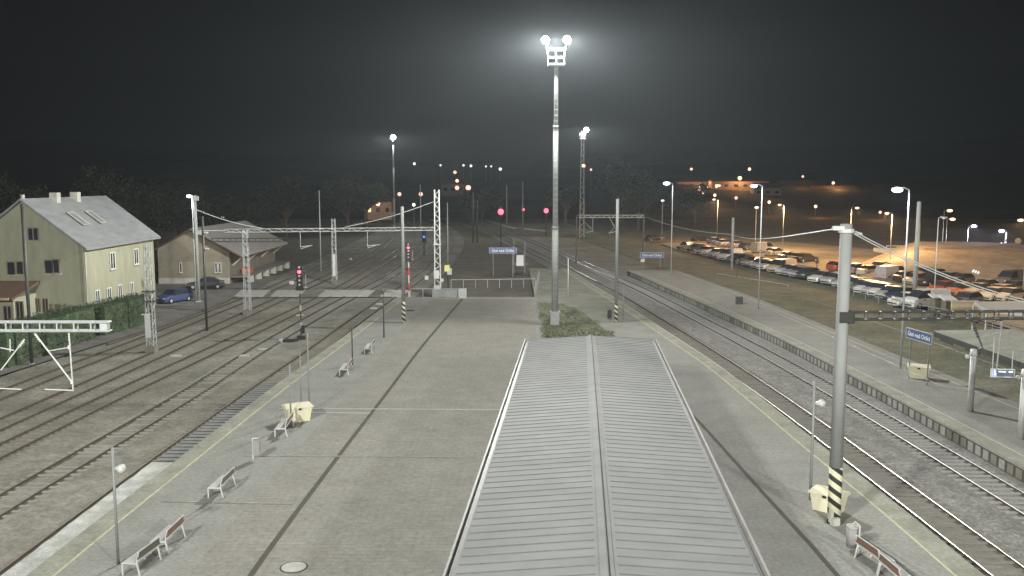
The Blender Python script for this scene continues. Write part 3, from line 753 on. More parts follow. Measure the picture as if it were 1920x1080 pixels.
MB().box((-.1, -.34, 2.2), (.42, .15, 1.9)).box((-.25, -.34, 3.15), (.6, .2, .1)).build('white_board', 'white_paint', t)
lat(465, 590, 432, 'lattice post with a dark cross beam, in front of the goods shed', (-3.5, 4.2))
t, x, y, z, h = lat(628, 531, 410, 'lattice post behind the gantry, beyond the crossing'); MB().box((0, -.3, 2.5), (.35, .1, 3)).build('white_board', 'white_paint', t)
# thin plain poles
def thin(px, by_, ty, z, label, r=.06, m='dark_metal', extra=None):
    x, y, zz = G(px, by_, z); h = ZT(ty, y) - zz
    t = root('post', label, 'post', (x, y, zz), 0, 'thin posts')
    MB().tube((0, 0, 0), (0, 0, h), r, r * .85, 8).build('shaft', m, t, True)
    if extra == 'horn':
        MB().tube((.05, 0, h * .82), (.34, -.05, h * .82), .05, .17, 10).ball((.3, -.05, h * .82), .16, 8, 6).build('loudspeaker', 'white_paint', t, True)
    if extra == 'foot': MB().box((0, 0, .04), (.3, .3, .08)).build('footing', 'trim_pale', t)
    if extra == 'ins':
        mb = MB()
        for zz_ in (h * .72, h * .86): insul(mb, (.1, 0, zz_), (.5, 0, zz_), 3, .1)
        mb.build('insulator', 'white_paint', t)
    return t
thin(222, 1058, 838, 0, 'slim grey post with a white loudspeaker near the left platform edge', .05, 'steel', 'horn')
thin(1519, 937, 715, 0, 'slim grey post with a white loudspeaker left of the big striped pole', .06, 'steel', 'horn')
thin(546, 800, 683, 0, 'thin post left of three beside the cream grit box', .05, 'steel')
thin(565, 768, 660, 0, 'thin post in the middle of three behind the cream grit box', .04, 'steel')
thin(580, 772, 625, 0, 'tallest thin post right of three behind the cream grit box', .045, 'steel', 'foot')
thin(661, 684, 614, 0, 'thin dark post behind the second farthest bench', .05, 'dark_metal')
thin(720, 633, 543, 0, 'thin dark post beyond the farthest bench', .06, 'dark_metal')
thin(1168, 600, 538, 0, 'thin post beside the slim striped pole on the right', .05, 'steel')
thin(1065, 556, 484, 0, 'short white post beside the tallest mast', .06, 'white_paint')
thin(60, 683, 382, -.6, 'tall dark pole in front of the yellow house gable', .13, 'dark_metal', 'foot')
thin(388, 620, 406, -.7, 'tall dark pole in the yard beside the lamp of the house', .12, 'dark_metal', 'ins')
thin(602, 508, 357, -.7, 'tall thin pole behind the gantry beam, left of the middle', .1, 'galv')
thin(840, 520, 380, -.6, 'thin dark post just right of the tallest lattice post', .09, 'steel')
thin(789, 440, 346, -.7, 'thin pale post with a pinkish lamp, far down the yard', .16, 'galv')
thin(887, 455, 360, -.7, 'dark far pole, left of a close pair', .22, 'dark_metal')
thin(895, 455, 375, -.7, 'dark far pole, right of a close pair', .2, 'dark_metal')
thin(950, 440, 347, -.7, 'thin grey pole beside the big far red signal', .16, 'steel')
thin(980, 440, 341, -.7, 'thin grey pole above the small far red signal', .16, 'steel')
thin(1820, 500, 0, -.5, 'x', .1) if False else None
# far gantry on the main line
fy = 153; zb = ZT(408, fy); gr = root('gantry_beam', 'short bright lattice gantry beam over the main line far behind the slim striped pole', 'gantry beam', (0, 0, 0))
mb = MB(); truss(mb, (11.2, fy, zb), (22.2, fy, zb), .42, .35, 14, .06, .045); mb.build('beam', 'trim_pale', gr)
mb = MB(); mb.tube((16.4, fy, zb), (17.3, fy, zb - 1.6), .05); mb.tube((17.3, fy, zb - 1.6), (16.5, fy, zb - 2.5), .05); mb.tube((16.3, fy, zb - 2.6), (17.7, fy, zb - 2.3), .06); insul(mb, (16.9, fy, zb - 1), (17.4, fy, zb - 1.6), 3, .2)
mb.build('contact_arm', 'trim_pale', gr)
mb = MB(); mb.tube((13.6, fy, zb), (13.6, fy, zb - 2.4), .05); mb.tube((12.5, fy, zb - 2.5), (13.5, fy, zb - 2.3), .05); mb.tube((12.2, fy, zb - .7), (13.5, fy, zb - 2), .04); mb.build('contact_arm', 'galv', gr)
MB().tube((22.2, fy, -.6), (22.2, fy, zb + .6), .18, .15).build('leg', 'dark_metal', gr)
MB().tube((10.9, fy, -.6), (10.9, fy, zb + .4), .15, .13).build('leg', 'dark_metal', gr)
# feeder wires
def wire(pts, label, r=.02, m='galv'):
    mb = MB(); mb.path([Vector(p) for p in pts], r, 4); tag(mb.build('overhead_wire', m), label, 'wire', 'overhead wires')
A = Vector((bx - .0, by, 0)); big = G(1563, 980, 0)
p1 = Vector((big[0] - .5, big[1], ZT(430, big[1]))); q1 = Vector((*G(1372, 505, 0)[:2], ZT(440, G(1372, 505, 0)[1])))
wire(sag(p1, q1, .5, 14), 'feeder wire from the big concrete pole back to the short dark pole', .025)
q2 = Vector((22.2, 153, ZT(408, 153) + .2)); wire(sag(q1, q2, .6, 10), 'feeder wire from the short dark pole to the far gantry', .05)
for cv, nm in ((R1, 'along the track beside the main platform'), (R2, 'along the track by the side platform')):
    pts = [(cv.x(y), y, 4.9) for y in rng(36, 260, 12)]; wire(pts, 'thin contact wire ' + nm, .008, 'dark_metal')

# ---------------------------------------------------------------- signals
def signal(px, by_, ty, z, label, lens=('lens_off', 'signal_red', 'lens_off', 'lens_off', 'lens_off'), redmast=False, plat=True):
    x, y, zz = G(px, by_, z); h = ZT(ty, y) - zz
    t = root('railway_signal', label, 'railway signal', (x, y, zz), 0, 'red railway signals')
    mb = MB(); hb = 2.0
    if redmast:
        n = 5
        for i in range(n):
            mb.mi = i % 2; mb.tube((0, 0, (h - hb) * i / n), (0, 0, (h - hb) * (i + 1) / n), .09, n=8)
        mb.build('mast', ['white_paint', 'red_paint'], t)
    else:
        n = 9
        for i in range(n):
            mb.mi = 1 if i % 3 == 2 else 0; mb.tube((0, 0, (h - hb) * i / n), (0, 0, (h - hb) * (i + 1) / n), .075, n=8)
        mb.build('mast', ['dark_metal', 'trim_pale'], t)
        MB().box((0, 0, .15), (.7, .5, .3)).box((.22, -.2, .9), (.28, .18, .7)).build('base', 'dark', t)
    MB().box((0, 0, h - .95), (.52, .22, 1.9)).box((0, 0, h - 2.05), (.66, .3, .35)).build('lamp_board', 'dark', t)
    mb = MB(); mb.tube((-.5, -.1, h - 1.95), (.5, -.1, h - 1.95), .025); mb.tube((.45, .3, h - 1.95), (.45, .3, h - .9), .025); mb.box((.35, .2, h - 1.98), (.5, .5, .04)); mb.build('service_rail', 'galv', t)
    for i, m in enumerate(lens):
        zc = h - .2 - i * .38
        MB().ball((0, -.14, zc), .11 if m == 'lens_off' else .17, 10, 6, (1, .5, 1)).build('signal_lamp', m, t, True)
        MB().box((0, -.2, zc + .15), (.26, .2, .02)).build('hood', 'dark', t)
    if 'signal_red' in lens: light('signal_glow', (0, -.5, h - .55), 2.5, (1, .1, .2), .08, t)
    return t
signal(565, 636, 497, -.7, 'nearest signal showing red, standing in the yard left of the platform')
signal(767, 560, 455, -.7, 'signal showing red on a red and white mast right behind the slim striped pole', redmast=True)
def far_signal(px, py, Y, label, r=.5, m='signal_red', post=True):
    X = (px - 960) * Y / (F * CP - (py - 540) * SP); z = ZT(py, Y)
    t = root('railway_signal', label, 'railway signal', (X, Y, -.7), 0, 'far railway signals')
    MB().tube((0, 0, 0), (0, 0, z + .7), .13, n=6).box((0, .1, z + .7), (.8, .15, 2.2)).build('mast', 'dark', t)
    MB().ball((0, -.15, z + .7), r, 10, 8, (1, .4, 1)).build('signal_lamp', m, t, True)
    return t
far_signal(939, 397, 190, 'big far red signal light near the grey pole left of the tallest mast', .62)
far_signal(1024, 395, 230, 'far red signal light touching the tallest mast', .6)
far_signal(981, 393, 260, 'tiny far red signal light between two bigger ones', .4)
far_signal(795, 444, 170, 'small blue shunting signal light in the dark yard', .2, 'signal_blue')

# ---------------------------------------------------------------- signs
def name_sign(p0, p1, ztop, hh, zbase, label, ts=.46):
    """board from p0 to p1 (viewed left to right)"""
    p0, p1 = Vector((*p0, 0)), Vector((*p1, 0)); d = p1 - p0; L_ = d.length; ang = atan2(d.y, d.x); c = (p0 + p1) / 2
    t = root('station_sign', label, 'station name sign', (c.x, c.y, zbase), ang, 'station name signs')
    zc = ztop - hh / 2 - zbase
    MB().box((0, 0, zc), (L_, .08, hh)).build('board', 'sign_blue', t)
    mb = MB()
    for s in (-1, 1): mb.box((s * (L_ / 2 + .02), 0, zc), (.04, .1, hh + .08)); mb.box((0, 0, zc + s * (hh / 2 + .02)), (L_, .1, .04))
    mb.build('frame', 'galv', t)
    for s in (-1, 1): MB().tube((s * L_ * .36, .06, 0), (s * L_ * .36, .06, zc - hh / 2), .045).build('leg', 'steel', t)
    from mathutils import Matrix
    text_mesh('Ústí nad Orlicí', ts, 'lettering', 'sign_white', t, Matrix.Translation((0, -.047, zc - .02)) @ Matrix.Rotation(pi / 2, 4, 'X'))
    return t
xs, ys_, _ = G(943, 519, 0)
name_sign((xs - 1.87, ys_), (xs + 1.87, ys_), ZT(465, ys_), .70, 0, 'blue station name sign behind the white railing at the platform end', .52)
xs, ys_, _ = G(1222, 503, -.1)
name_sign((xs - 1.75, ys_ + .2), (xs + 1.75, ys_ - .2), ZT(474, ys_), .72, -.1, 'blue station name sign beyond the far end of the side platform', .50)
name_sign((26.58, 60.25), (27.0, 57.45), 3.38, .62, 0, 'blue station name sign on the side platform next to the canopy and grit box', .41)
x, y, z = G(1204, 503, -.1)
MB().box((0, 0, 0), (.6, .1, .5)).build('marker_board', 'white_paint'); o = bpy.data.objects['marker_board']; o.location = (x + .0, y - .3, ZT(488, y)); tag(o, 'small white marker board under the far station sign', 'board')
r = root('notice_board', 'white board on posts right of the station sign at the platform end', 'notice board', (*G(975, 512, -.1)[:2], -.1))
yy = G(975, 512, -.1)[1]
MB().box((0, 0, ZT(487, yy)), (1.05, .12, 1.6)).build('board', 'white_paint', r)
mb = MB(); mb.tube((-.9, .1, 0), (-.9, .1, ZT(445, yy)), .05); mb.tube((.7, .1, 0), (.7, .1, ZT(452, yy)), .05); mb.tube((-.9, .1, ZT(494, yy)), (1.2, .1, ZT(494, yy)), .05); mb.build('leg', 'steel', r)
x, y, z = G(840, 540, -.3)
r = root('control_cabinet', 'pale yellow boxes on a dark post beside the tallest lattice post', 'cabinet', (x, y, z))
MB().box((-.1, 0, ZT(503, y) - z), (.65, .3, .8)).build('cabinet_door', 'yellow_box', r); MB().box((.2, .02, ZT(509, y) - z), (.6, .28, .8)).build('body', 'trim_pale', r)
MB().tube((0, .1, 0), (0, .1, 2.6), .08).build('leg', 'dark', r)

# ---------------------------------------------------------------- railings at the platform end
def railing(pts, label, h=1.05, sp=1.5, m='galv', double=False, z=0):
    c = Vector((*pts[0], z)); t = root('railing', label, 'railing', c)
    P = [Vector((*p, z)) - c for p in pts]; mb = MB(); mb.path([p + Vector((0, 0, h)) for p in P], .04)
    if double: mb.path([p + Vector((0, 0, h * .5)) for p in P], .03)
    mb.build('handrail', m, t)
    for a, b_ in zip(P, P[1:]):
        n = max(1, int((b_ - a).length / sp))
        for i in range(n + 1):
            q = a + (b_ - a) * (i / n); MB().tube(q, q + Vector((0, 0, h)), .035).build('rail_post', m, t)
    return t
a = G(846, 541, -.2); c = G(1004, 539, -.2)
railing([(a[0], a[1]), (c[0], c[1])], 'long white railing across the end of the platform', 1.1, 1.35, z=-.2)
railing([G(1003, 558, 0)[:2], G(1011, 521, 0)[:2]], 'short bright railing running away behind the tallest mast', 1.1, 3.5)
railing([G(770, 558, 0)[:2], G(862, 558, 0)[:2]], 'low railing in front of the lattice post foot', 1.0, 1.3)
x, y, z = G(850, 559, 0)
r = root('barrier_screen', 'grey metal barrier panels at the left corner of the platform end', 'barrier', (x, y, 0))
MB().box((-.9, .3, .5), (3.0, .06, .9)).build('panel', 'steel', r); MB().box((1.05, .1, .55), (.9, .5, 1.1)).build('end_box', 'galv', r)
# things beside it
x, y, z = G(776, 583, 0); r = root('bench_small', 'x', 'y', (x, y, 0))
bpy.data.objects.remove(r)
r = root('leaning_rail', 'small rack of two thin hoops beyond the slim striped pole', 'rack', (x, y, 0))
mb = MB(); mb.path([(-.2, 0, 0), (-.2, 0, .9), (.3, 0, .9), (.3, 0, 0)], .03); mb.build('frame', 'steel', r); MB().box((-.35, -.1, .05), (.7, .25, .1)).build('base', 'dark', r)
x, y, z = G(1143, 598, 0)
r = root('litter_bin', 'small dark bin beside the foot of the slim striped pole on the right', 'bin', (x, y, 0), 0, 'litter bins')
MB().box((0, 0, .5), (.4, .4, .75)).build('body', 'dark_metal', r); MB().tube((.0, .25, 0), (0, .25, 1.1), .03).build('post', 'steel', r)

# ---------------------------------------------------------------- benches, boxes, bins
def bench(loc, rz, label, wood='bench_wood', L_=1.55):
    t = root('platform_bench', label, 'bench', loc, rz, 'platform benches')
    # local: length along Y, seat toward -X, backrest at +X
    mb = MB()
    for i in range(5): mb.box((-.40 + i * .10, 0, .44), (.085, L_, .035))
    mb.build('seat', 'white_paint', t)
    MB().box((.12, 0, .70), (.035, L_, .24), 0).build('backrest', wood, t)
    MB().box((.145, 0, .555), (.03, L_, .035)).build('lower_slat', 'white_paint', t); MB().box((.13, 0, .83), (.045, L_, .025)).build('top_rail', 'white_paint', t)
    for s in (-1, 1):
        y = s * (L_ / 2 - .03); mb = MB()
        mb.path([(-.46, y, 0), (-.46, y, .42), (.08, y, .42)], .035, 6); mb.path([(.16, y, 0), (.07, y, .43), (.14, y, .84)], .035, 6)
        mb.build('leg', 'white_paint', t)
    return t
proto = None
def put_bench(pa, pb, label, wood, right=False):
    a, c = Vector(G(*pa, 0)), Vector(G(*pb, 0)); m = (a + c) / 2; d = c - a
    ang = atan2(d.y, d.x) - pi / 2
    off = Vector((-.14, 0, 0)) if not right else Vector((.14, 0, 0))
    return bench((m + off)[:], ang + (pi if right else 0), label, wood, max(1.4, min(2.0, d.length)))
put_bench((263, 1079), (300.5, 1050), 'nearest bench at the lower left corner, dark brown back', 'bench_dark')
put_bench((314, 1038), (346.5, 1006), 'bench with reddish back, second from the lower left corner', 'bench_wood')
put_bench((417, 934), (441, 910), 'bench alone between the red backed bench and the grey bin', 'bench_dark')
put_bench((537, 820), (551, 799), 'bench directly in front of the cream grit box', 'bench_wood')
put_bench((652, 706), (662, 691), 'second farthest bench at the thin dark post', 'bench_wood')
put_bench((696, 666), (705, 652), 'farthest bench on the left side of the platform', 'bench_dark')
put_bench((1644, 1075), (1604, 1046), 'bench with orange brown back right behind the grey bin on the right', 'bench_wood', True)
put_bench((1684, 1114), (1646, 1080), 'bench cut by the bottom border at the right, behind another', 'bench_wood', True)
def grit(px, py, label, rz=0, s=1.0):
    x, y, _ = G(px, py, 0); t = root('grit_box', label, 'grit box', (x, y + .3, 0), rz, 'cream grit boxes')
    mb = MB(); w, d, h = .62 * s, .40 * s, .72 * s
    mb.add([(-w * .82, -d * .8, .02), (w * .82, -d * .8, .02), (w * .82, d * .8, .02), (-w * .82, d * .8, .02), (-w, -d, h), (w, -d, h), (w, d, h), (-w, d, h)], [(3, 2, 1, 0), (0, 1, 5, 4), (1, 2, 6, 5), (2, 3, 7, 6), (3, 0, 4, 7), (4, 5, 6, 7)])
    mb.build('body', 'cream_box', t)
    mb = MB(); W, D = w * 1.1, d * 1.14
    mb.add([(-W, -D, h), (W, -D, h), (W, D, h), (-W, D, h), (-W, -D, h + .07), (W, -D, h + .07), (W * .9, D * .2, h + .2), (-W * .9, D * .2, h + .2), (W, D, h + .12), (-W, D, h + .12)],
           [(3, 2, 1, 0), (0, 1, 5, 4), (4, 5, 6, 7), (7, 6, 8, 9), (1, 2, 8, 6, 5), (0, 4, 7, 9, 3), (2, 3, 9, 8)])
    mb.build('lid', 'cream_box', t); MB().box((0, -D - .01, h - .02), (.16, .03, .1)).build('latch', 'dark', t)
    return t
grit(556, 792, 'cream grit box behind the bench on the left of the platform', .5, 1.12)
grit(1558, 963, 'cream grit box half hidden by the big striped pole', -.75, 1.0)
grit(1726, 711, 'cream grit box on the side platform under the station sign', -.45, 1.08)
def bin_(px, py, label, tall=False):
    x, y, _ = G(px, py, 0); t = root('litter_bin', label, 'bin', (x, y, 0), 0, 'litter bins')
    if tall:
        MB().tube((0, 0, .12), (0, 0, .85), .21, n=14).build('body', 'bin_grey', t, True); MB().tube((0, 0, .84), (0, 0, .90), .225, n=14).build('rim', 'trim_pale', t)
        mb = MB(); mb.path([(.12, -.3, 0), (.16, -.26, .98), (.06, -.05, 1.06), (0, 0, .9)], .028); mb.build('post', 'white_paint', t)
    else:
        MB().box((0, 0, .62), (.30, .26, .6)).build('body', 'bin_grey', t); MB().tube((-.19, 0, 0), (-.19, 0, 1.05), .035).tube((-.19, 0, 1.05), (.1, 0, 1.05), .03).build('post', 'white_paint', t)
    return t
bin_(482, 862, 'slim grey bin on a white post, left side of the platform'); bin_(1597, 1030, 'round grey bin in front of the orange backed bench', True)
x, y, _ = G(1386, 570, 0); r = root('litter_bin', 'dark bin with hoop on the far part of the side platform', 'bin', (x, y, 0), 0, 'litter bins')
MB().box((0, 0, .4), (.7, .5, .8)).build('body', 'dark_metal', r); MB().path([(.3, 0, .3), (.3, 0, 1.1), (.7, 0, 1.1), (.7, 0, 0)], .03).build('hoop', 'steel', r)
x, y, _ = G(551, 1064, 0); mb = MB(); mb.tube((0, 0, .012), (0, 0, .024), .42, n=24); o = mb.build('manhole_cover', 'trim_pale'); o.location = (x, y, 0); tag(o, 'round pale manhole cover in the paving at the bottom of the platform', 'manhole cover')
MB().tube((0, 0, .006), (0, 0, .018), .48, n=24).build('cover_ring', 'joint', o)

# ---------------------------------------------------------------- side platform canopy and display
cz = 3.75; fa, fb = Vector((26.85, 56.9)), Vector((27.0, 24.7)); wd = Vector((5.2, .3))
t = root('platform_canopy', 'small canopy with scalloped dark edge over the side platform', 'canopy', (0, 0, 0))
mb = MB(); A_, B_, C_, D_ = fa, fb, fb + wd, fa + wd
mb.add([(A_.x, A_.y, cz), (B_.x, B_.y, cz), (C_.x, C_.y, cz + .05), (D_.x, D_.y, cz + .05), (A_.x, A_.y, cz - .08), (B_.x, B_.y, cz - .08), (C_.x, C_.y, cz - .03), (D_.x, D_.y, cz - .03)], [(0, 1, 2, 3), (7, 6, 5, 4), (0, 4, 5, 1), (1, 5, 6, 2), (2, 6, 7, 3), (3, 7, 4, 0)])
mb.build('roof', 'plat_far', t)
mb = MB(); n = 40
for i in range(n):
    p = fa + (fb - fa) * (i / n); q = fa + (fb - fa) * ((i + 1) / n); dz = -.38 - (.13 if i % 4 in (1, 2) else 0)
    mb.add([(p.x - .03, p.y, cz - .05), (q.x - .03, q.y, cz - .05), (q.x - .03, q.y, cz + dz), (p.x - .03, p.y, cz + dz), (p.x + .02, p.y, cz - .05), (q.x + .02, q.y, cz - .05), (q.x + .02, q.y, cz + dz), (p.x + .02, p.y, cz + dz)], [(0, 1, 2, 3), (7, 6, 5, 4), (3, 2, 6, 7)])
mb.build('fascia', 'dark', t)
MB().tube((D_.x - .8, D_.y - 6, cz + .28), (C_.x - .8, C_.y, cz + .28), .11, n=6).build('roof_upstand', 'trim_pale', t)
for (px, py) in ((1819, 771), (1914, 822)):
    x, y, _ = G(px, py, 0); MB().tube((x, y, 0), (x, y, cz - .5), .17, .17, 12).tube((x, y, cz - .5), (x, y, cz - .12), .22, .17, 8).build('column', 'white_paint', t, True)
    MB().ball((x - .35, y, cz - .55), .13).build('lamp_globe', 'trim_pale', t, True)
for k in range(3):
    y = 36 - k * 7.5; MB().tube((26.6, y, 0), (26.6, y, cz - .1), .17, n=12).build('column', 'white_paint', t, True)
# information display hangs under the canopy edge
dy = 47.5
def DP(px, py): return ((px - 960) * dy / (F * CP - (py - 540) * SP), dy, ZT(py, dy))
p0, p1 = Vector(DP(1859, 708)), Vector(DP(1901, 691)); cpx = (p0 + p1) / 2; W_, H_ = p1.x - p0.x, p1.z - p0.z - .08
t = root('departure_display', 'lit departure display with white frame and blue platform number at the right border', 'display', (cpx.x, dy, cpx.z), radians(-8))
MB().box((0, .12, 0), (W_, .22, H_)).build('casing', 'dark_metal', t)
mb = MB()
for s in (-1, 1): mb.box((s * W_ / 2, 0, 0), (.05, .06, H_ + .05)); mb.box((0, 0, s * H_ / 2), (W_, .06, .05))
mb.box((-W_ / 2 + .05, -.005, 0), (.10, .05, H_)); mb.build('frame', 'sign_white', t)
MB().box((0, .0, 0), (W_ - .06, .03, H_ - .06)).build('screen', 'screen', t)
MB().box((-W_ * .33, -.022, 0), (W_ * .14, .01, H_ * .85)).build('number_field', 'screen_blue', t)
from mathutils import Matrix
text_mesh('1', .34, 'lettering', 'screen_text', t, Matrix.Translation((-W_ * .34, -.035, 0)) @ Matrix.Rotation(pi / 2, 4, 'X'))
MB().box((-.03, -.02, H_ * .18), (W_ * .32, .01, H_ * .13)).box((W_ * .34, -.02, H_ * .18), (W_ * .18, .01, H_ * .16)).build('text_row', 'screen_text', t)
MB().tube((-W_ * .42, .1, H_ / 2), (-W_ * .42, .1, 1.9), .025).build('hanger', 'trim_pale', t); MB().tube((W_ * .42, .1, H_ / 2), (W_ * .42, .1, 1.2), .025).build('hanger', 'trim_pale', t)

# ---------------------------------------------------------------- yellow house
hx, hy0, hy1 = -39.8, 84.0, 100.5; ez = 7.2; az = 11.35; hw = 5.35; hw2 = hx - 2 * hw
t = root('yellow_house', 'large pale yellow house with grey gabled roof behind the hedge', 'house', (0, 0, 0))
mb = MB(); g0 = -.6
mb.add([(hx, hy0, g0), (hx, hy1, g0), (hx, hy1, ez), (hx, hy0, ez), (hw2, hy0, g0), (hw2, hy1, g0), (hw2, hy1, ez), (hw2, hy0, ez), (hx - hw, hy0, az), (hx - hw, hy1, az)],
       [(0, 1, 2, 3), (5, 4, 7, 6), (4, 0, 3, 8, 7), (1, 5, 6, 9, 2)])
wl = mb.build('wall', 'house_wall', t)
mb = MB(); ov = .55; sl_ = (az - ez) / hw
for s in (1, -1):
    e = Vector((hx - hw + s * (hw + ov), 0, ez - ov * sl_)); rdg = Vector((hx - hw, 0, az)); dz = Vector((0, 0, .22))
    P = [Vector((e.x, hy0 - .5, e.z)), Vector((e.x, hy1 + .8, e.z)), Vector((rdg.x, hy1 + .8, rdg.z)), Vector((rdg.x, hy0 - .5, rdg.z))]
    mb.add([p + dz for p in P] + [p + dz * .1 for p in P], [(0, 1, 2, 3), (7, 6, 5, 4), (0, 4, 5, 1), (1, 5, 6, 2), (3, 2, 6, 7), (0, 3, 7, 4)])
rf = mb.build('roof', 'house_roof', t)
for (xx, yy, h) in ((hx - hw + .3, hy0 + 5.4, 1.0), (hx - hw + .3, hy0 + 9.6, 1.0)):
    MB().box((xx, yy, az + .1 if xx > hx - 6 else az - 2), (.75, .75, h + .2)).build('chimney', 'plinth', rf)
MB().tube((-46.2, 86, 10), (-46.2, 86, 11.9), .19).build('chimney', 'plinth', rf)
for yy in (hy0 + 4.6, hy0 + 8.4):
    zc = ez + (hw - 3.0) * 0 + 2.0; xx = hx - (zc - ez) / sl_
    P = [(xx + sx_ * .75 + .1, yy + sy_ * .6, zc - sx_ * .75 * sl_ + .27) for sx_, sy_ in ((-1, -1), (1, -1), (1, 1), (-1, 1))]
    Q = [(a_, b__, c_ + .09) for a_, b__, c_ in P]
    sk = MB().add(P + Q, [(4, 5, 6, 7), (0, 1, 5, 4), (1, 2, 6, 5), (2, 3, 7, 6), (3, 0, 4, 7)]).build('skylight', 'steel', rf)
    fq = MB()
    for i in range(4): fq.tube(Q[i], Q[(i + 1) % 4], .05, n=4)
    fq.build('frame', 'trim_pale', sk)
def win(parent, c, w, h, axis, frame='frame_white', panes=2):
    """axis 'x': wall facing +X, 'y': wall facing -Y"""
    x, y, z = c
    d = (lambda a, b_, q: (q, a, b_)) if axis == 'x' else (lambda a, b_, q: (a, q, b_))
    o = .04 if axis == 'x' else -.04
    base = MB()
    base.box((x + (o if axis == 'x' else 0), y + (o if axis == 'y' else 0), z), (.06, w, h) if axis == 'x' else (w, .06, h))
    f = base.build('window', 'glass', parent); fr = MB()
    o2 = o * 1.9
    for s in [-1, 1] + ([0] if panes > 1 else []):
        if axis == 'x': fr.box((x + o2, y + s * w / 2, z), (.06, .09, h))
        else: fr.box((x + s * w / 2, y + o2, z), (.09, .06, h))
    for s in (-1, 1):
        if axis == 'x': fr.box((x + o2 * 1.05, y, z + s * h / 2), (.06, w + .1, .09))
        else: fr.box((x, y + o2 * 1.05, z + s * h / 2), (w + .1, .06, .09))
    fr.build('frame', frame, f)
    sl = MB()
    if axis == 'x': sl.box((x + .12, y, z - h / 2 - .08), (.2, w + .3, .06))
    else: sl.box((x, y - .12, z - h / 2 - .08), (w + .3, .2, .06))
    sl.build('sill', 'trim_pale', f)
for px, py, h in ((210, 489, 1.6), (254, 481, 1.6)):
    s = hx / (px - 960); yy = (F * CP - (py - 540) * SP) * s; win(t, (hx, yy, ZT(py, yy)), 1.05, h, 'x')
for px, py in ((182, 561), (204, 556), (224, 550), (246, 545)):
    s = hx / (px - 960); yy = (F * CP - (py - 540) * SP) * s; win(t, (hx, yy, ZT(py, yy)), .85, 1.7, 'x')
def gw(px, py, w, h, panes=2):
    s = hy0 / (F * CP - (py - 540) * SP); win(t, ((px - 960) * s, hy0, ZT(py, hy0)), w, h, 'y', 'wood_frame', panes)
gw(63, 439, .95, 1.15); gw(22, 503, .75, 1.2, 1); gw(38, 502, .65, 1.2, 1); gw(92, 500, .75, 1.25, 1); gw(106, 499, .6, 1.3, 1)
MB().tube((hx + .08, hy0 + .12, g0), (hx + .08, hy0 + .12, ez - .2), .07).build('drainpipe', 'trim_pale', t)
# annex
t2 = root('annex_building', 'low cream annex with brown lean to roof in front of the house gable', 'building', (0, 0, 0))
ax0, ax1, ay0 = -60, -44.4, 80.0
mb = MB(); mb.box(((ax0 + ax1) / 2, (ay0 + hy0) / 2 - .03, 1.1), (ax1 - ax0, hy0 - ay0 - .06, 3.4)); mb.build('wall', 'house_wall', t2)
mb = MB(); mb.add([(ax0, ay0 - .9, 2.9), (ax1 + .4, ay0 - .9, 2.9), (ax1 + .4, hy0 - .06, 3.95), (ax0, hy0 - .06, 3.95), (ax0, ay0 - .9, 2.7), (ax1 + .4, ay0 - .9, 2.7), (ax1 + .4, hy0 - .06, 3.7), (ax0, hy0 - .06, 3.7)], [(0, 1, 2, 3), (7, 6, 5, 4), (0, 4, 5, 1), (1, 5, 6, 2), (3, 7, 4, 0)])
mb.build('roof', 'brown_roof', t2)
MB().box(((ax0 + ax1) / 2, ay0 - .93, 2.86), (ax1 - ax0 + .3, .05, .22)).build('fascia', 'tan_wall', t2)
def aw(px, py, w, h):
    s = ay0 / (F * CP - (py - 540) * SP); win(t2, ((px - 960) * s, ay0, ZT(py, ay0)), w, h, 'y', 'wood_frame', 2)
aw(15, 589, .7, 1.5); aw(38, 583, .65, 1.7); aw(72, 572, .35, 1.2); aw(86, 573, .5, 1.3)

# ---------------------------------------------------------------- hedge, trees
def leaves(mb, pts, s0, s1):
    for p in pts:
        s = random.uniform(s0, s1); a, b_ = random.uniform(0, 2 * pi), random.uniform(-.9, .9)
        u = Vector((cos(a) * cos(b_), sin(a) * cos(b_), sin(b_))) * s; v = Vector((-sin(a), cos(a), random.uniform(-.5, .5))).normalized() * s * .6
        p = Vector(p); mb.add([p - u, p + v, p + u, p - v], [(0, 1, 2, 3)])
def hedge(x0, x1, y0, y1, z0, h, label, rz=0):
    t = root('hedge', label, 'hedge', ((x0 + x1) / 2, (y0 + y1) / 2, z0), rz, 'clipped hedges')
    w, d = x1 - x0, y1 - y0; mb = MB(); mb.prism([(-w / 2 + .2, -d / 2 + .2), (w / 2 - .2, -d / 2 + .2), (w / 2 - .2, d / 2 - .2), (-w / 2 + .2, d / 2 - .2)], 0, h - .15); mb.build('inner_growth', 'leaf', t)
    mb = MB(); pts = []
    for _ in range(int(260 * (d * h * 2 + w * h * 2 + w * d) / 10)):
        f = random.random(); X_, Y_, Z_ = random.uniform(-w / 2, w / 2), random.uniform(-d / 2, d / 2), random.uniform(0, h)
        A1, A2, A3 = d * h, w * h, w * d; r_ = random.random() * (2 * A1 + 2 * A2 + A3); j = random.uniform(-.12, .12)
        if r_ < A1: X_ = w / 2 + j
        elif r_ < 2 * A1: X_ = -w / 2 + j
        elif r_ < 2 * A1 + A2: Y_ = -d / 2 + j
        elif r_ < 2 * A1 + 2 * A2: Y_ = d / 2 + j
        else: Z_ = h + j
        Z_ += .15 * noise.noise(Vector((X_, Y_, Z_)))
        pts.append((X_, Y_, Z_))
    leaves(mb, pts, .06, .14); mb.build('foliage', 'leaf', t)
hedge(-39.6, -36.9, 66, 79.4, -.6, 2.9, 'lower dark clipped hedge in front of the annex', radians(-2.5))
hedge(-38.2, -35.7, 80, 89, -.6, 2.75, 'taller dark clipped hedge in front of the house wall', radians(-6))
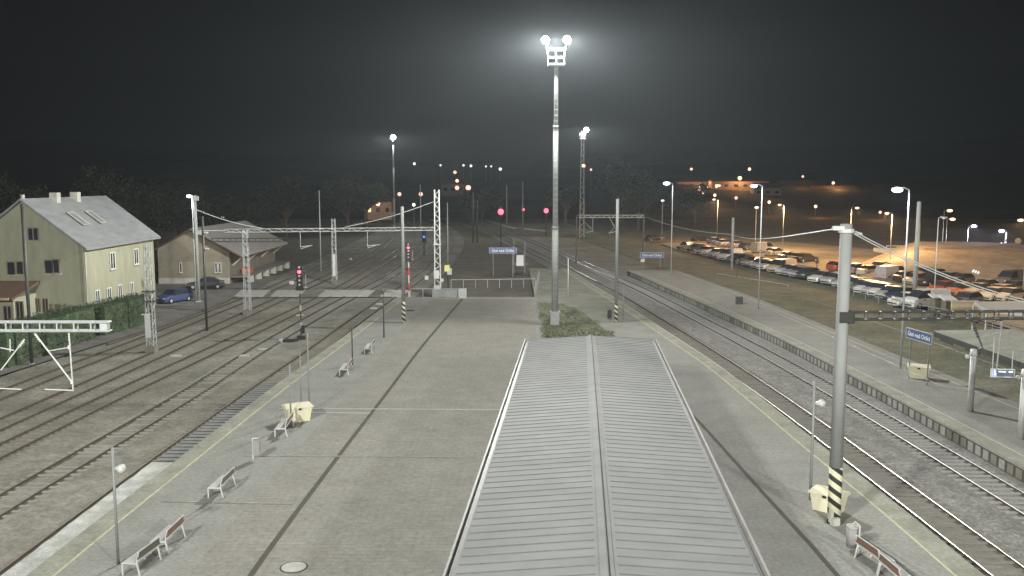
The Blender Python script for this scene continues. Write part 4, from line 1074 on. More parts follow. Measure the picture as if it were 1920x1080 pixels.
def tree_mesh(seed, hgt, rad, nl, mleaf):
    random.seed(seed)
    t = root('tree', 'x', 'tree'); mb = MB(); th = hgt * .35
    mb.tube((0, 0, 0), (.1, 0, th), .3, .2, 8); tips = []
    for i in range(9):
        a = 2 * pi * i / 9 + random.uniform(-.3, .3); e = random.uniform(.4, 1.2); L_ = rad * random.uniform(.7, 1.1)
        z0 = th * random.uniform(.7, 1); q = Vector((cos(a) * cos(e) * L_, sin(a) * cos(e) * L_, z0 + sin(e) * L_ * 1.3)); m_ = q * .5 + Vector((0, 0, z0 * .5 + .5))
        mb.tube((.05, 0, z0), m_, .14, .08, 5); mb.tube(m_, q, .08, .03, 5); tips.append(q)
        for k in range(3):
            qq = q + Vector((random.uniform(-1, 1), random.uniform(-1, 1), random.uniform(-.3, 1))) * rad * .35; mb.tube(m_ + (q - m_) * .5, qq, .05, .015, 4); tips.append(qq)
    mb.build('trunk', 'bark', t)
    mb = MB(); pts = []
    cl = []
    for q in tips:
        for k in range(3): cl.append((q + Vector((random.gauss(0, 1), random.gauss(0, 1), random.gauss(0, .8))) * rad * .18, random.uniform(.16, .32) * rad))
    for _ in range(nl):
        c, r_ = random.choice(cl); d = Vector((random.gauss(0, 1), random.gauss(0, 1), random.gauss(0, 1))).normalized() * r_ * random.uniform(.5, 1.05)
        d.z *= .7; pts.append(c + d)
    leaves(mb, pts, .12, .30); mb.build('crown', mleaf, t); return t
T1 = tree_mesh(3, 11, 5.0, 6500, 'leaf_dark'); T2 = tree_mesh(8, 9, 4.2, 5500, 'leaf_dark'); T3 = tree_mesh(15, 13, 4.6, 6500, 'leaf_dark')
random.seed(21); used = set()
TR = [(T1, 225, 150, -.8, 1.35, 'tall dim tree above the right half of the house roof'), (T2, 300, 165, -.8, 1.3, 'dim rounded tree between the house and the white lamp post'),
      (T3, 190, 170, -.8, 1.25, 'dim tree behind the house chimneys'), (T1, 340, 190, -.8, 1.2, 'dark tree behind the lamp post of the house'), (T2, 420, 175, -.8, 1.35, 'dark tree behind the roof of the goods shed'),
      (T3, 475, 200, -.8, 1.1, 'dark tree behind the right end of the goods shed'), (T1, 540, 215, -.8, 1.25, 'dark tree left of the tall thin pole by the gantry'), (T2, 655, 250, -.8, 1.7, 'faint tree left of the far slim mast'),
      (T3, 690, 270, -.8, 1.3, 'faint tree beside the far slim mast'), (T1, 1165, 295, -.8, 1.7, 'pale lit tree right of the far lattice mast'), (T2, 1195, 262, -.8, 1.5, 'dim tree between the far lattice mast and the first platform lamp'),
      (T3, 1060, 275, -.8, 1.2, 'dim tree just right of the tallest mast'), (T2, 905, 300, -.8, 1.3, 'dim tree behind the pair of dark poles'), (T1, 1240, 300, -.8, 1.2, 'dark tree behind the first platform lamp'), (T2, 1300, 280, -.8, 1.4, 'dark tree between the first two platform lamps'), (T1, 40, 135, -.8, 1.25, 'dark tree behind the left side of the house gable')]
for src, px, Y, z, sc_, lab in TR:
    o = src if src.name not in used else copy_tree(src); used.add(src.name)
    o.location = ((px - 960) * Y / (F * CP), Y, z); o.scale = (sc_, sc_, sc_); o.rotation_euler = (0, 0, random.uniform(0, 6)); tag(o, lab, 'tree', 'trees around the station')

# ---------------------------------------------------------------- goods shed
t = root('goods_shed', 'brown goods shed with low grey gabled roof beyond the house', 'goods shed', (0, 0, 0))
sx0, sx1, sy0, sy1, se, sa = -47.6, -38.0, 121.5, 145, 4.1, 6.7
mb = MB(); mb.add([(sx1, sy0, -.6), (sx1, sy1, -.6), (sx1, sy1, se), (sx1, sy0, se), (sx0, sy0, -.6), (sx0, sy1, -.6), (sx0, sy1, se), (sx0, sy0, se)], [(0, 1, 2, 3), (5, 4, 7, 6)]); mb.build('wall', 'shed_wall', t)
xm = (sx0 + sx1) / 2
MB().add([(sx0, sy0, -.6), (sx1, sy0, -.6), (sx1, sy0, se), (xm, sy0, sa), (sx0, sy0, se)], [(0, 1, 2, 3, 4)]).build('gable_wall', 'shed_gable', t); MB().add([(sx0, sy1, -.6), (sx1, sy1, -.6), (sx1, sy1, se), (xm, sy1, sa), (sx0, sy1, se)], [(4, 3, 2, 1, 0)]).build('gable_wall', 'shed_gable', t)
mb = MB(); so = 1.9; k = (sa - se) / (xm - sx0)
for s in (1, -1):
    ex = xm + s * ((sx1 - xm) + so); e_z = se - so * k; P = [Vector((ex, sy0 - .9, e_z)), Vector((ex, sy1 + .8, e_z)), Vector((xm, sy1 + .8, sa)), Vector((xm, sy0 - .9, sa))]; dz = Vector((0, 0, .2))
    mb.add([p + dz for p in P] + [p for p in P], [(0, 1, 2, 3), (7, 6, 5, 4), (0, 4, 5, 1), (1, 5, 6, 2), (0, 3, 7, 4)])
rf = mb.build('roof', 'shed_roof', t)
mb = MB()
for s in (1, -1): mb.tube((xm, sy0 - .95, sa + .05), (xm + s * ((sx1 - xm) + so), sy0 - .95, se - so * k + .05), .13, n=4)
mb.build('bargeboard', 'brown_roof', rf)
MB().box((xm, sy0 - .06, -.2), (sx1 - sx0, .12, .8)).build('plinth', 'plinth', t)
for px in (341, 407, 414):
    s = sy0 / (F * CP); win(t, ((px - 960) * s, sy0, 1.6), .3, 1.3, 'y', 'frame_white', 1)
MB().box((sx1 + 1.2, (sy0 + sy1) / 2, .35), (2.4, sy1 - sy0, .18)).build('loading_dock', 'asphalt', t)
for i in range(6): MB().box((sx1 + 2.2, sy0 + 2 + i * 4, -.15), (.7, .9, .9)).build('dock_pier', 'plinth', t)
for i in range(4): MB().tube((sx1 + .1, sy0 + 1 + i * 7, 1.8), (sx1 + 1.7, sy0 + 1 + i * 7, se - .9), .12, n=4).build('eaves_brace', 'plinth', t)
MB().box((sx1 + .9, sy0 + 5, .75), (1.1, 1.6, .6)).build('goods_crate', 'orange_goods'); o = bpy.data.objects['goods_crate']; tag(o, 'orange red crate on the loading dock of the goods shed', 'crate')
MB().box((0, 0, .65), (.08, 1.64, .1)).box((0, 0, 0.02), (1.14, .08, .64)).build('strap', 'dark', o); bpy.data.objects['strap'].location = (sx1 + .9, sy0 + 5, .5)

# ---------------------------------------------------------------- cars
def car_proto(kind):
    """nose toward -Y, length along Y"""
    L_ = {'hatch': 4.1, 'estate': 4.6, 'van': 4.9}[kind]; W_ = 1.78 if kind != 'van' else 1.95; Hh = {'hatch': 1.47, 'estate': 1.48, 'van': 1.98}[kind]
    t = root('parked_car', 'x', 'car')
    h = L_ / 2
    if kind == 'hatch': st = [(-h, .62, 0), (-h + .12, .74, 0), (-h + .9, .92, 0), (-h + 1.0, .95, 0), (-h + 1.65, Hh - .04, 1), (-h + 2.3, Hh, 1), (h - .75, Hh - .05, 1), (h - .12, .98, 0), (h, .85, 0)]
    elif kind == 'estate': st = [(-h, .60, 0), (-h + .12, .72, 0), (-h + 1.1, .92, 0), (-h + 1.2, .95, 0), (-h + 1.95, Hh - .03, 1), (-h + 2.6, Hh, 1), (h - 1.15, Hh - .08, 1), (h - .5, 1.0, 0), (h, .95, 0)]
    else: st = [(-h, .75, 0), (-h + .1, .95, 0), (-h + .55, 1.15, 0), (-h + .6, 1.18, 0), (-h + 1.35, Hh - .06, 1), (-h + 2.2, Hh, 1), (h - .2, Hh - .03, 1), (h - .05, 1.2, 0), (h, 1.0, 0)]
    belt = .93 if kind != 'van' else 1.15
    body, glass = MB(), MB(); rows = []
    for i, (y, zt, g) in enumerate(st):
        e = min(1, min(i, len(st) - 1 - i) * .35 + .80); w = W_ / 2 * e; zb = min(belt, zt)
        wt = w * (.80 if g else .93)
        rows.append([(-w * .93, y, .20), (-w, y, .5), (-w * .985, y, zb - .01 if g else zt - .10), (-wt, y, zt), (0, y, zt + .035), (wt, y, zt), (w * .985, y, zb - .01 if g else zt - .10), (w, y, .5), (w * .93, y, .20)])
    for i in range(len(rows) - 1):
        a, c = rows[i], rows[i + 1]; g0, g1 = st[i][2], st[i + 1][2]
        for j in range(8):
            q = (a[j], a[j + 1], c[j + 1], c[j])
            is_g = (j in (2, 5) and (g0 or g1)) or (j in (3, 4) and g0 != g1)
            if kind == 'van' and is_g and i > 4: is_g = False
            (glass if is_g else body).add(q, [(0, 1, 2, 3)])
    body.add(rows[0], [tuple(range(9))]); body.add(rows[-1], [tuple(range(9))[::-1]])
    body.build('body', 'car_paint', t); glass.build('window', 'glass', t)
    mb = MB(); 
    for y in (-h + .78, h - .78):
        for s in (-1, 1):
            w = MB().tube((s * W_ / 2 * .82, y, .32), (s * W_ / 2 * 1.01, y, .32), .32, n=14).build('wheel', 'rubber', t); MB().tube((s * W_ / 2 * 1.011, y, .32), (s * W_ / 2 * 1.02, y, .32), .19, n=10).build('rim', 'galv', w)
    for s in (-1, 1):
        MB().box((s * W_ * .33, -h - .005, .62 if kind != 'van' else .75), (.34, .06, .14)).build('headlight', 'trim_pale', t)
        MB().box((s * W_ * .36, h - .005, .80), (.2, .05, .2)).build('tail_light', 'red_paint', t)
        MB().box((s * W_ * .53, -h + 1.35, .98), (.16, .1, .12)).build('mirror', 'dark', t)
    MB().box((0, -h - .01, .38), (1.3, .06, .16)).build('bumper_grille', 'dark', t)
    return t
CARS = {k: car_proto(k) for k in ('hatch', 'estate', 'van')}; cused = set()
for o in CARS.values():
    pass
def car(px, py, kind, col, label, ang=None, z=-.5, group='cars in the car park', sc=1.0):
    x, y, zz = G(px, py, z); src = CARS[kind]
    if kind not in cused: o = src; cused.add(kind)
    else: o = copy_tree(src)
    o.location = (x, y, zz); o.rotation_euler = (0, 0, radians(ang)); o.scale = (sc, sc, sc)
    tag(o, label, 'van' if kind == 'van' else 'car', group)
    for c in o.children:
        if c.name.startswith('body'): c.color = (*col, 1)
SIL, WHT, BLK, GRY, RED, BLU, BEI, DGR = (.50, .50, .50), (.85, .85, .83), (.04, .04, .04), (.18, .18, .18), (.46, .10, .06), (.07, .09, .17), (.62, .55, .42), (.08, .10, .09)
fr = -56  # nose pointing to the tracks
rowA = [(1287, 467, 'hatch', GRY, 'dark grey car at the far left end of the front row'), (1306, 471, 'hatch', BLK, 'black car second from the far end of the front row'), (1324, 476, 'estate', SIL, 'silver car third from the far end of the front row'),
        (1345, 481, 'hatch', SIL, 'silver hatchback right after the silver estate in the front row'), (1369, 487, 'van', WHT, 'white van behind the short dark pole in the front row'), (1394, 493, 'hatch', BLK, 'black car left of the middle platform lamp in the front row'),
        (1414, 498, 'estate', SIL, 'silver estate touching the middle platform lamp post'), (1442, 505, 'hatch', WHT, 'white hatchback right of the middle platform lamp'), (1466, 510, 'van', BEI, 'cream van in the middle of the front row'),
        (1492, 516, 'estate', SIL, 'silver estate right of the cream van'), (1514, 521, 'hatch', DGR, 'dark green car in the front row before the gap'), (1543, 528, 'estate', WHT, 'white estate just left of the big concrete pole'),
        (1566, 532, 'hatch', SIL, 'silver hatchback half hidden by the big concrete pole'), (1607, 542, 'estate', SIL, 'silver estate just right of the big concrete pole'), (1630, 549, 'hatch', WHT, 'white hatchback in the front row right of the concrete pole'),
        (1656, 554, 'estate', WHT, 'white estate next to the dark blue car'), (1688, 562, 'estate', BLU, 'dark blue estate behind the brightest platform lamp')]
for px, py, k, c, lab in rowA: car(px, py, k, c, lab, fr + random.uniform(-5, 5))
rowA2 = [(1587, 538, 'hatch', SIL, 'silver hatchback directly behind the big concrete pole'), (1618, 546, 'hatch', GRY, 'grey hatchback between two light cars right of the concrete pole'), (1643, 552, 'hatch', SIL, 'silver hatchback between two white cars in the front row'), (1671, 559, 'hatch', SIL, 'silver hatchback left of the dark blue estate'),
         (1382, 491, 'hatch', GRY, 'grey hatchback squeezed beside the white van in the front row'), (1428, 502, 'hatch', SIL, 'silver hatchback directly behind the middle platform lamp post'), (1479, 514, 'hatch', WHT, 'white hatchback right of the cream van'), (1503, 519, 'hatch', SIL, 'silver hatchback beside the dark green car')]
for px, py, k, c, lab in rowA2: car(px, py, k, c, lab, fr + random.uniform(-5, 5))
rowB = [(1360, 461, 'hatch', BEI, 'cream hatchback between the dark and the silver car, second row'), (1453, 479, 'estate', BEI, 'cream estate right of the pale van in the second row'), (1497, 489, 'hatch', SIL, 'silver hatchback between the grey car and the black estate'), (1606, 512, 'estate', SIL, 'silver estate showing right behind the concrete pole edge'),
        (1718, 532, 'hatch', BEI, 'cream hatchback behind the grey catenary pole'), (1786, 541, 'estate', BEI, 'cream estate between the red cars and the back row'), (1846, 545, 'estate', BEI, 'cream estate behind the cream hatchback, above the flat roof'), (1875, 556, 'hatch', SIL, 'silver hatchback between the cream cars at the right'),
(1226, 452, 'estate', BLK, 'lone dark car at the far edge of the car park'), (1312, 453, 'estate', BLK, 'dark car at the far left of the second row'), (1342, 457, 'hatch', GRY, 'large dark grey car second in the second row'), (1382, 464, 'estate', SIL, 'silver car behind the short dark pole in the second row'),
        (1402, 468, 'hatch', DGR, 'dark car beside the pale van in the second row'), (1430, 473, 'van', BEI, 'pale van behind the middle platform lamp'), (1481, 487, 'estate', GRY, 'grey car left of the black estate in the second row'), (1510, 491, 'estate', BLK, 'black estate at the end of a second row group'),
        (1573, 507, 'hatch', RED, 'dark red car just left of the big concrete pole'), (1630, 515, 'estate', BEI, 'cream car just right of the big concrete pole'), (1655, 508, 'hatch', SIL, 'silver car farthest back beside the cream car'), (1682, 511, 'hatch', GRY, 'grey car behind the brightest platform lamp'),
        (1672, 524, 'van', SIL, 'silver van turned sideways left of the brightest platform lamp'), (1700, 528, 'estate', BLK, 'black estate between the lamp and the grey catenary pole'), (1737, 520, 'hatch', GRY, 'grey hatchback right of the grey catenary pole, back row'),
        (1757, 523, 'hatch', BLK, 'black hatchback behind the slim unlit post, back row'), (1745, 535, 'estate', BLK, 'black estate behind the red car'), (1776, 530, 'hatch', BEI, 'cream hatchback above the red car'), (1801, 533, 'hatch', GRY, 'grey hatchback right end of the back row'),
        (1767, 549, 'hatch', RED, 'bright red car right of the slim unlit post'), (1799, 553, 'estate', (.62, .30, .2), 'faded red car right behind the bright red one'), (1832, 553, 'estate', BEI, 'cream estate right of the faded red car'), (1862, 562, 'hatch', BEI, 'cream hatchback above the flat grey roof'),
        (1892, 563, 'estate', BEI, 'cream estate near the right border above the flat roof'), (1900, 548, 'hatch', GRY, 'grey car behind the cream estate at the right border'), (1897, 535, 'van', GRY, 'dark van alone at the right border'), (1812, 572, 'hatch', GRY, 'grey car behind the brown hut')]
for px, py, k, c, lab in rowB: car(px, py, k, c, lab, (122 if py < 530 else -58) + random.uniform(-5, 5))
car(1737, 576, 'van', WHT, 'white van with reddish markings beside the grey catenary pole', -75)
car(1700, 573, 'hatch', WHT, 'small white car partly behind the brightest platform lamp', -70)
car(328, 566, 'hatch', (.09, .12, .27), 'blue car parked beside the house', -28, -.56, 'cars by the house')
car(386, 541, 'estate', BLK, 'black car parked in front of the goods shed gable', -75, -.56, 'cars by the house')
car(18, 668, 'estate', BLK, 'dark car at the left border under the white beam', -15, -.56, 'cars by the house')
# van markings
# ---------------------------------------------------------------- car park surroundings
x, y, _ = G(1776, 592, -.5); t = root('hut', 'small brown wooden hut with white roof by the tan wall', 'hut', (x, y, -.5), .1, 'small huts')
MB().box((0, 0, .85), (.95, .9, 1.7)).build('wall', 'bench_dark', t); MB().box((0, 0, 1.8), (1.35, 1.2, .14), 0, .25).build('roof', 'white_paint', t)
x, y, _ = G(1755, 589, -.5); t = root('hut', 'small tan hut with white roof beside the white van', 'hut', (x, y, -.5), .1, 'small huts')
MB().box((0, 0, .9), (.9, .9, 1.8)).build('wall', 'bench_dark', t); MB().box((0, 0, 1.9), (1.4, 1.1, .12), 0, .25).build('roof', 'white_paint', t)
a, c = G(1784, 596, -.5), G(1830, 603, -.5); mb = MB()
mb.box(((a[0] + c[0]) / 2, (a[1] + c[1]) / 2, .4), (2.6, .15, 1.8), 0)
o = mb.build('boundary_wall', 'tan_wall'); tag(o, 'tan wall between the brown hut and the flat grey roof', 'wall'); MB().box((0, 0, 0), (2.7, .25, .1)).build('coping', 'trim_pale', o); o.children[0].location = ((a[0] + c[0]) / 2, (a[1] + c[1]) / 2, 1.35)
t = root('bus_shelter', 'flat grey roofed shelter at the right border below the cream cars', 'shelter', (0, 0, 0))
q = [G(1826, 566, 2.3), G(1935, 563, 2.3), G(1960, 592, 2.3), G(1850, 580, 2.3)]
MB().prism([(p[0], p[1]) for p in q], 2.05, 2.3).build('roof', 'flat_roof', t)
for p in q: MB().tube((p[0] * .995, p[1] * .995, -.5), (p[0] * .995, p[1] * .995, 2.05), .08).build('column', 'galv', t)
# fence of verge
f0 = [G(1600, 553, -.5)[:2], G(1700, 583, -.5)[:2], G(1830, 609, -.5)[:2], G(1930, 640, -.5)[:2]]
railing(f0, 'low wire fence between the verge and the parked cars', 1.0, 3.0, 'steel', True, z=-.6)
railing([G(1345, 515, -.6)[:2], G(1478, 537, -.6)[:2]], 'low pale pipe rail lying in the dark verge', .25, 6, 'galv', z=-.66)
for px, py, lab in ((1381, 520, 'dark marker post in the verge under the short pole'), (1531, 520, 'dark sign post at the gap in the front row of cars')):
    x, y, _ = G(px, py, -.5); t = root('sign_post', lab, 'sign post', (x, y, -.5)); MB().tube((0, 0, 0), (0, 0, 2.4), .05).build('pole', 'dark_metal', t); MB().box((0, 0, 2.2), (.45, .06, .5)).build('panel', 'dark_metal', t)
# bank with road ramp
bp = []
b = MB(); P = []; nn = 24
for j in range(9):
    for i in range(nn + 1):
        px = 1650 + 400 * i / nn; t_ = j / 8; near = G(px, 548 - 8 * sin(i / nn * pi), -.48); crest_z = 3.2 * min(1, max(0, (px - 1650) / 130)) ; d = 34
        X_, Y_ = near[0] + 14 * t_, near[1] + d * t_; zz = -.48 + (crest_z) * (sin(min(1, t_ * 1.5) * pi / 2)) + .2 * noise.noise(Vector((X_ * .2, Y_ * .2, 0)))
        P.append((X_ - 0, Y_ + 8, max(-.49, zz)))
b.add(P, [(j * (nn + 1) + i, j * (nn + 1) + i + 1, (j + 1) * (nn + 1) + i + 1, (j + 1) * (nn + 1) + i) for j in range(8) for i in range(nn)])
struct(b.build('road_bank', 'bank', smooth=True))
fy = 168
def PT(px, py, Y): return ((px - 960) * Y / (F * CP - (py - 540) * SP), Y, ZT(py, Y))
t = root('road_bridge', 'low road bridge deck with pale railing left of the lit bank', 'bridge', (0, 0, 0))
p0, p1, p2 = PT(1650, 462, fy), PT(1790, 470, fy), PT(1822, 467, fy + 8)
mb = MB(); mb.box(((p0[0] + p1[0]) / 2, fy, (p0[2] + p1[2]) / 2 - .4), (p1[0] - p0[0], 6, .7)); mb.build('deck', 'plinth', t)
mb = MB(); mb.box((p1[0] + .9, fy + 1, (p1[2] - .5) / 2 - .3), (3.4, 7, p1[2] + .6)); mb.build('abutment', 'conc_pole', t)
mb = MB(); z_ = p1[2] + 1.1
for q in (0, 1): mb.tube((p0[0], fy - 2.9, z_ - q * .5), (p1[0] + 2, fy - 2.9, z_ - q * .5), .06)
for i in range(9): xx = p0[0] + (p1[0] + 2 - p0[0]) * i / 8; mb.tube((xx, fy - 2.9, p1[2] - .4), (xx, fy - 2.9, z_), .06)
mb.build('bridge_railing', 'cream_box', t)
for px, by_, ty, side, kind, pw, lab in ((1813, 470, 424, 1, 'lamp_blue', 9000, 'bluish street lamp on the bridge abutment'), (1884, 480, 433, -1, 'lamp_blue', 9000, 'bluish street lamp with road signs on the bank'),
        (1766, 475, 395, 1, 'lamp_sodium', 0, 'upper of two sodium lamps one above the other behind the bridge'), (1772, 478, 411, 1, 'lamp_sodium', 0, 'lower of two sodium lamps one above the other behind the bridge')):
    x, Y, z = PT(px, by_, 176); lamp_post((x, Y, z - 2), ZT(ty, Y) - z + 2, lab, kind, side, 1.0, pw, (.75, .75, 1) if 'blue' in kind else OC, lr=.38, group='street lamps on the bank', name='street_lamp')
x, Y, z = PT(1884, 458, 174); t = root('road_sign', 'small pale direction signs on the bank post', 'road sign', (x, Y, z - 2)); MB().tube((0, 0, 0), (0, 0, 3), .06).build('pole', 'galv', t); MB().box((-.4, -.1, 2.2), (1.3, .06, .25)).build('panel', 'trim_pale', t); MB().box((.1, -.1, 2.8), (.35, .06, .5)).build('panel', 'white_paint', t)
x, Y, z = PT(1907, 474, 160); t = root('road_sign', 'round pale road sign near the right border on the bank', 'road sign', (x, Y, z)); MB().tube((0, 0, 0), (0, 0, 1.7), .05).build('pole', 'galv', t); MB().tube((0, -.1, 2.1), (0, -.05, 2.1), .55, n=16).build('panel', 'tan_wall', t)
x, Y, z = PT(1676, 482, 168)
MB().box((0, 0, .9), (.95, .9, 2.6)).build('pillar_block', 'tan_wall'); o = bpy.data.objects['pillar_block']; o.location = (x, Y - 18, -.5); tag(o, 'tan concrete block standing behind the cars right of the concrete pole', 'concrete block')
MB().box((0, 0, 2.25), (1.1, 1.05, .12)).build('cap', 'trim_pale', o)

# ---------------------------------------------------------------- lamps of the town
def town(px, py, Y, kind, r, label, post=5.0):
    X, Y, z = PT(px, py, Y); zb_ = max(hill_z(X, Y), -.8) if Y > 330 else -.8
    t = root('street_lamp', label, 'street lamp', (X, Y, min(zb_, z - 1)), 0, 'lamps of the town on the slope')
    base = min(zb_, z - 1)
    MB().tube((0, 0, 0), (0, 0, z - base), .10, .06, 5).build('pole', 'steel', t); MB().box((0, .1, z - base + r * .9), (r * 1.6, r, .12)).build('lamp_head', 'dark_metal', t)
    MB().ball((0, -.2, z - base), r, 8, 6, (1, .6, 1)).build('bulb', kind, t, True)
W_, O_, P_ = 'lamp_pale', 'lamp_sodium', 'lamp_pink'
TL = [(777, 307, 560, W_, 1.4, 'white lamp farthest left on the dark slope above the gantry'), (826, 310, 560, W_, 1.0, 'white lamp on the slope right above the tallest lattice post'), (869, 310, 560, W_, 1.1, 'left of two close white lamps on the slope'),
      (883, 311, 560, W_, 1.3, 'right of two close white lamps on the slope'), (911, 312, 560, W_, .9, 'small white lamp in the slope row, fifth from the left'), (921, 312, 560, W_, .9, 'small white lamp in the slope row, sixth from the left'),
      (938, 317, 560, W_, 1.6, 'brightest white lamp of the slope row, at its right end'), (853, 323, 480, P_, 1.4, 'top pinkish lamp of a stack of three'), (857, 339, 470, O_, 1.3, 'middle yellowish lamp of a stack of three'), (857, 352, 460, P_, 1.8, 'bottom pink lamp of a stack of three'),
      (878, 352, 330, P_, 1.6, 'big pinkish lamp over the dark pole pair'), (691, 357, 330, O_, 1.2, 'orange lamp left of the far slim mast'), (709, 382, 300, O_, 1.2, 'orange lamp glowing on a low facade'), (749, 364, 320, P_, 1.1, 'pinkish lamp right of the far slim mast'),
      (789, 364, 300, P_, 1.1, 'pinkish lamp on the thin pale post'), (776, 384, 260, W_, .8, 'white lamp low in the yard behind the slim striped pole'), (1094, 311, 420, O_, 1.4, 'orange lamp touching the far lattice mast'), (1108, 318, 430, P_, .9, 'faint pink lamp right of the far lattice mast'),
      (1296, 317, 520, P_, 1.3, 'lone pink lamp highest on the left of the right hand slope'), (1313, 351, 400, W_, 1.1, 'pale lamp at the top of a cluster of three'), (1310, 357, 400, P_, 1.1, 'pink lamp at the left of a cluster of three'), (1318, 361, 400, O_, 1.0, 'orange lamp at the bottom of a cluster of three'),
      (1327, 351, 420, W_, .8, 'small pale lamp right of the cluster of three'), (1343, 351, 420, W_, .7, 'small pale lamp in a tight pair'), (1349, 348, 420, P_, .9, 'small pink lamp in a tight pair'), (1340, 366, 380, O_, 1.0, 'orange lamp just above the far left car park lamp'),
      (1387, 334, 480, O_, 1.8, 'big orange lamp in the middle of the lit slope street'), (1405, 317, 520, O_, 1.4, 'orange lamp above the lit slope street'), (1380, 371, 380, P_, 1.1, 'pink lamp left of the middle platform lamp'), (1442, 379, 360, O_, 1.0, 'orange lamp right of the middle platform lamp'),
      (1505, 331, 520, P_, 1.2, 'pinkish lamp above a lit terrace on the slope'), (1562, 343, 500, O_, 1.3, 'orange lamp above the brightest lit house front'), (1529, 387, 350, O_, 1.0, 'orange lamp between the street lamps left of the concrete pole'), (1650, 398, 330, P_, .9, 'pink lamp beside a sodium street lamp')]
for px, py, Y, k, r, lab in TL: town(px, py, Y, k, r * .6, lab)
wide_beam(light('town_light', (PT(1387, 345, 480)[0], 476, PT(1387, 345, 480)[2] + 1.5), 3200, (1, .45, .18), .5), .5, 2, 0)
wide_beam(light('town_light', (PT(1562, 352, 500)[0], 492, PT(1562, 352, 500)[2] + 2), 3200, (1, .5, .2), .5), .5, 2, 0)
wide_beam(light('town_light', (PT(1310, 345, 500)[0], 490, PT(1310, 345, 500)[2] + 1.5), 2500, (1, .45, .2), .5), .5, 2, 0)
light('town_light', (PT(709, 384, 300)[0], 296, 6), 450, (1, .5, .25), .5)
def house_far(px, py, Y, w, d, h, label, wins=3, lit=0):
    X, Y, z = PT(px, py, Y); t = root('far_house', label, 'house', (X, Y, z - h), 0, 'houses on the slope')
    MB().box((0, 0, h / 2), (w, d, h)).build('wall', 'far_wall', t)
    MB().add([(-w / 2 - .4, -d / 2 - .4, h), (w / 2 + .4, -d / 2 - .4, h), (w / 2 + .4, d / 2 + .4, h), (-w / 2 - .4, d / 2 + .4, h), (-w / 2, 0, h + 2.6), (w / 2, 0, h + 2.6)], [(0, 1, 5, 4), (2, 3, 4, 5), (1, 2, 5), (3, 0, 4), (3, 2, 1, 0)]).build('roof', 'brown_roof', t)
    for i in range(wins): MB().box((-w / 2 + w * (i + .5) / wins, -d / 2 - .03, h * .55), (w / wins * .4, .06, 1.3)).build('window', 'lit_window' if i < lit else 'glass', t)
house_far(1562, 357, 500, 24, 9, 6, 'long house front lit orange at the right of the slope', 6); house_far(1385, 340, 487, 30, 9, 5, 'long low house lit orange in the middle of the slope', 6, 1)
house_far(1312, 341, 505, 26, 8, 4, 'dim long house under the highest pink lamp', 5); house_far(1500, 347, 520, 26, 8, 5, 'dim terrace of houses with faint orange light', 5, 1)
house_far(712, 378, 306, 9, 8, 6, 'small facade lit orange beside the far slim mast', 3, 1); house_far(1436, 352, 470, 14, 8, 5, 'dark house between two lit ones on the slope', 3)
house_far(850, 345, 480, 12, 8, 6, 'dark house behind the stack of three lamps', 3, 0)
# pale strips that paint the shine of rails far down the curve
for px0, py0, px1, py1, lab in ((911, 413, 965, 428, 'long pale strip painting the rail shine far down the curve, left one'), (945, 418, 966, 427, 'x'), (984, 429, 1022, 433, 'long pale strip painting the rail shine far down the curve, touching the tallest mast')):
    if lab == 'x': continue
    a, c = Vector(G(px0, py0, -.5)), Vector(G(px1, py1, -.5)); m_ = (a + c) / 2; d = c - a
    mb = MB(); mb.box((0, 0, 0), (d.length, 1.2, .3), 0); mb.box((0, 0, .17), (d.length, .9, .04)); o = mb.build('rail_glint', 'trim_pale'); o.location = m_; o.rotation_euler = (0, 0, atan2(d.y, d.x)); tag(o, lab, 'rail glint')

for px, py, Y, pw in ((1529, 392, 345, 2500), (1442, 383, 352, 2000), (1345, 376, 375, 2500), (1450, 350, 440, 3000), (1500, 338, 505, 3500), (1640, 402, 325, 2000), (1330, 358, 400, 2000)):
    X, Y2, z = PT(px, py, Y); wide_beam(light('town_light', (X, Y - 4, max(z, hill_z(X, Y) + 3)), pw * .4, (1, .42, .15), .4), .3, 1.3, 0)
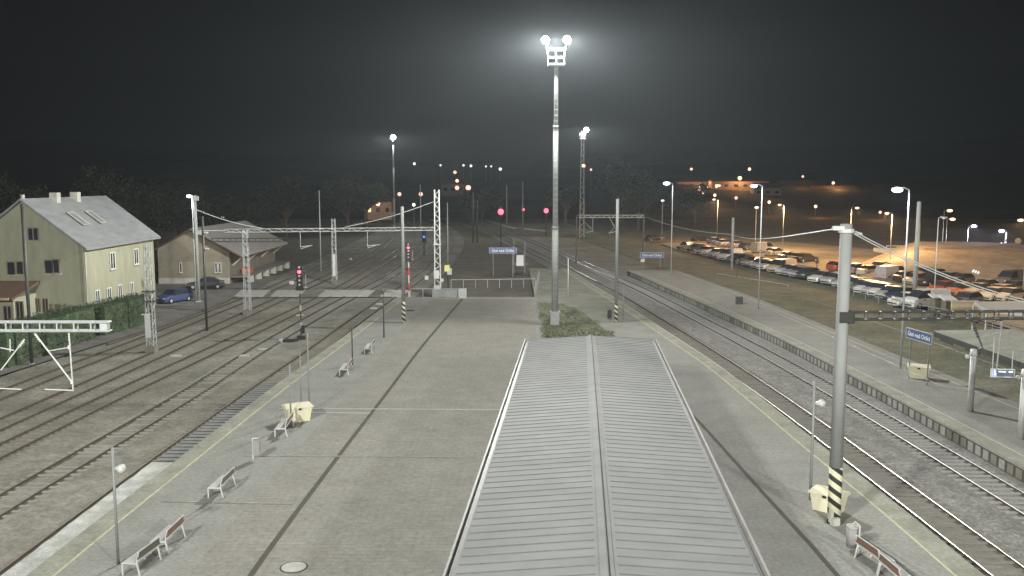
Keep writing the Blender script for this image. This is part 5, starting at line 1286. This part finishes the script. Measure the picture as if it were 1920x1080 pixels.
# ---------------------------------------------------------------- haze, sky, camera
mb = MB(); mb.box((0, 350, 60), (1860, 1000, 130)); hz = mb.build('haze', 'earth'); hz['kind'] = 'stuff'; hz['label'] = 'thin night haze glowing around the lamps'
hm = bpy.data.materials.new('haze'); hm.use_nodes = True; N = hm.node_tree.nodes; N.remove(N['Principled BSDF'])
pv = N.new('ShaderNodeVolumePrincipled'); pv.inputs['Color'].default_value = (.83, .93, 1, 1); pv.inputs['Density'].default_value = .00025; pv.inputs['Anisotropy'].default_value = .45
hm.node_tree.links.new(pv.outputs[0], N['Material Output'].inputs['Volume']); hz.data.materials.clear(); hz.data.materials.append(hm)
w = bpy.data.worlds.new('World'); SC.world = w; w.use_nodes = True; N = w.node_tree.nodes; L = w.node_tree.links; bg = N['Background']
sky = N.new('ShaderNodeTexSky'); sky.sky_type = 'NISHITA'; sky.sun_disc = False; sky.sun_elevation = radians(-6); sky.sun_rotation = radians(180)
L.new(sky.outputs[0], bg.inputs[0]); bg.inputs[1].default_value = .01
bg2 = N.new('ShaderNodeBackground'); bg2.inputs[0].default_value = (.85, 1, 1, 1); bg2.inputs[1].default_value = .0010
ad = N.new('ShaderNodeAddShader'); L.new(bg.outputs[0], ad.inputs[0]); L.new(bg2.outputs[0], ad.inputs[1]); L.new(ad.outputs[0], N['World Output'].inputs[0])
cam = bpy.data.cameras.new('camera'); co = bpy.data.objects.new('camera', cam); COL.objects.link(co); SC.camera = co
co.location = (0, 0, H); co.rotation_euler = (pi / 2 - PITCH, 0, 0); cam.lens = 36 * F / 1920; cam.sensor_width = 36; cam.clip_end = 3000; cam.clip_start = .2
SC.view_settings.view_transform = 'Standard'; SC.view_settings.look = 'None'; SC.view_settings.exposure = 0; SC.view_settings.gamma = 1
SC.cycles.use_denoising = True; SC.cycles.max_bounces = 4; SC.cycles.volume_bounces = 0; SC.cycles.diffuse_bounces = 2; SC.cycles.sample_clamp_indirect = 3; SC.cycles.sample_clamp_direct = 0
SC.cycles.use_light_tree = True
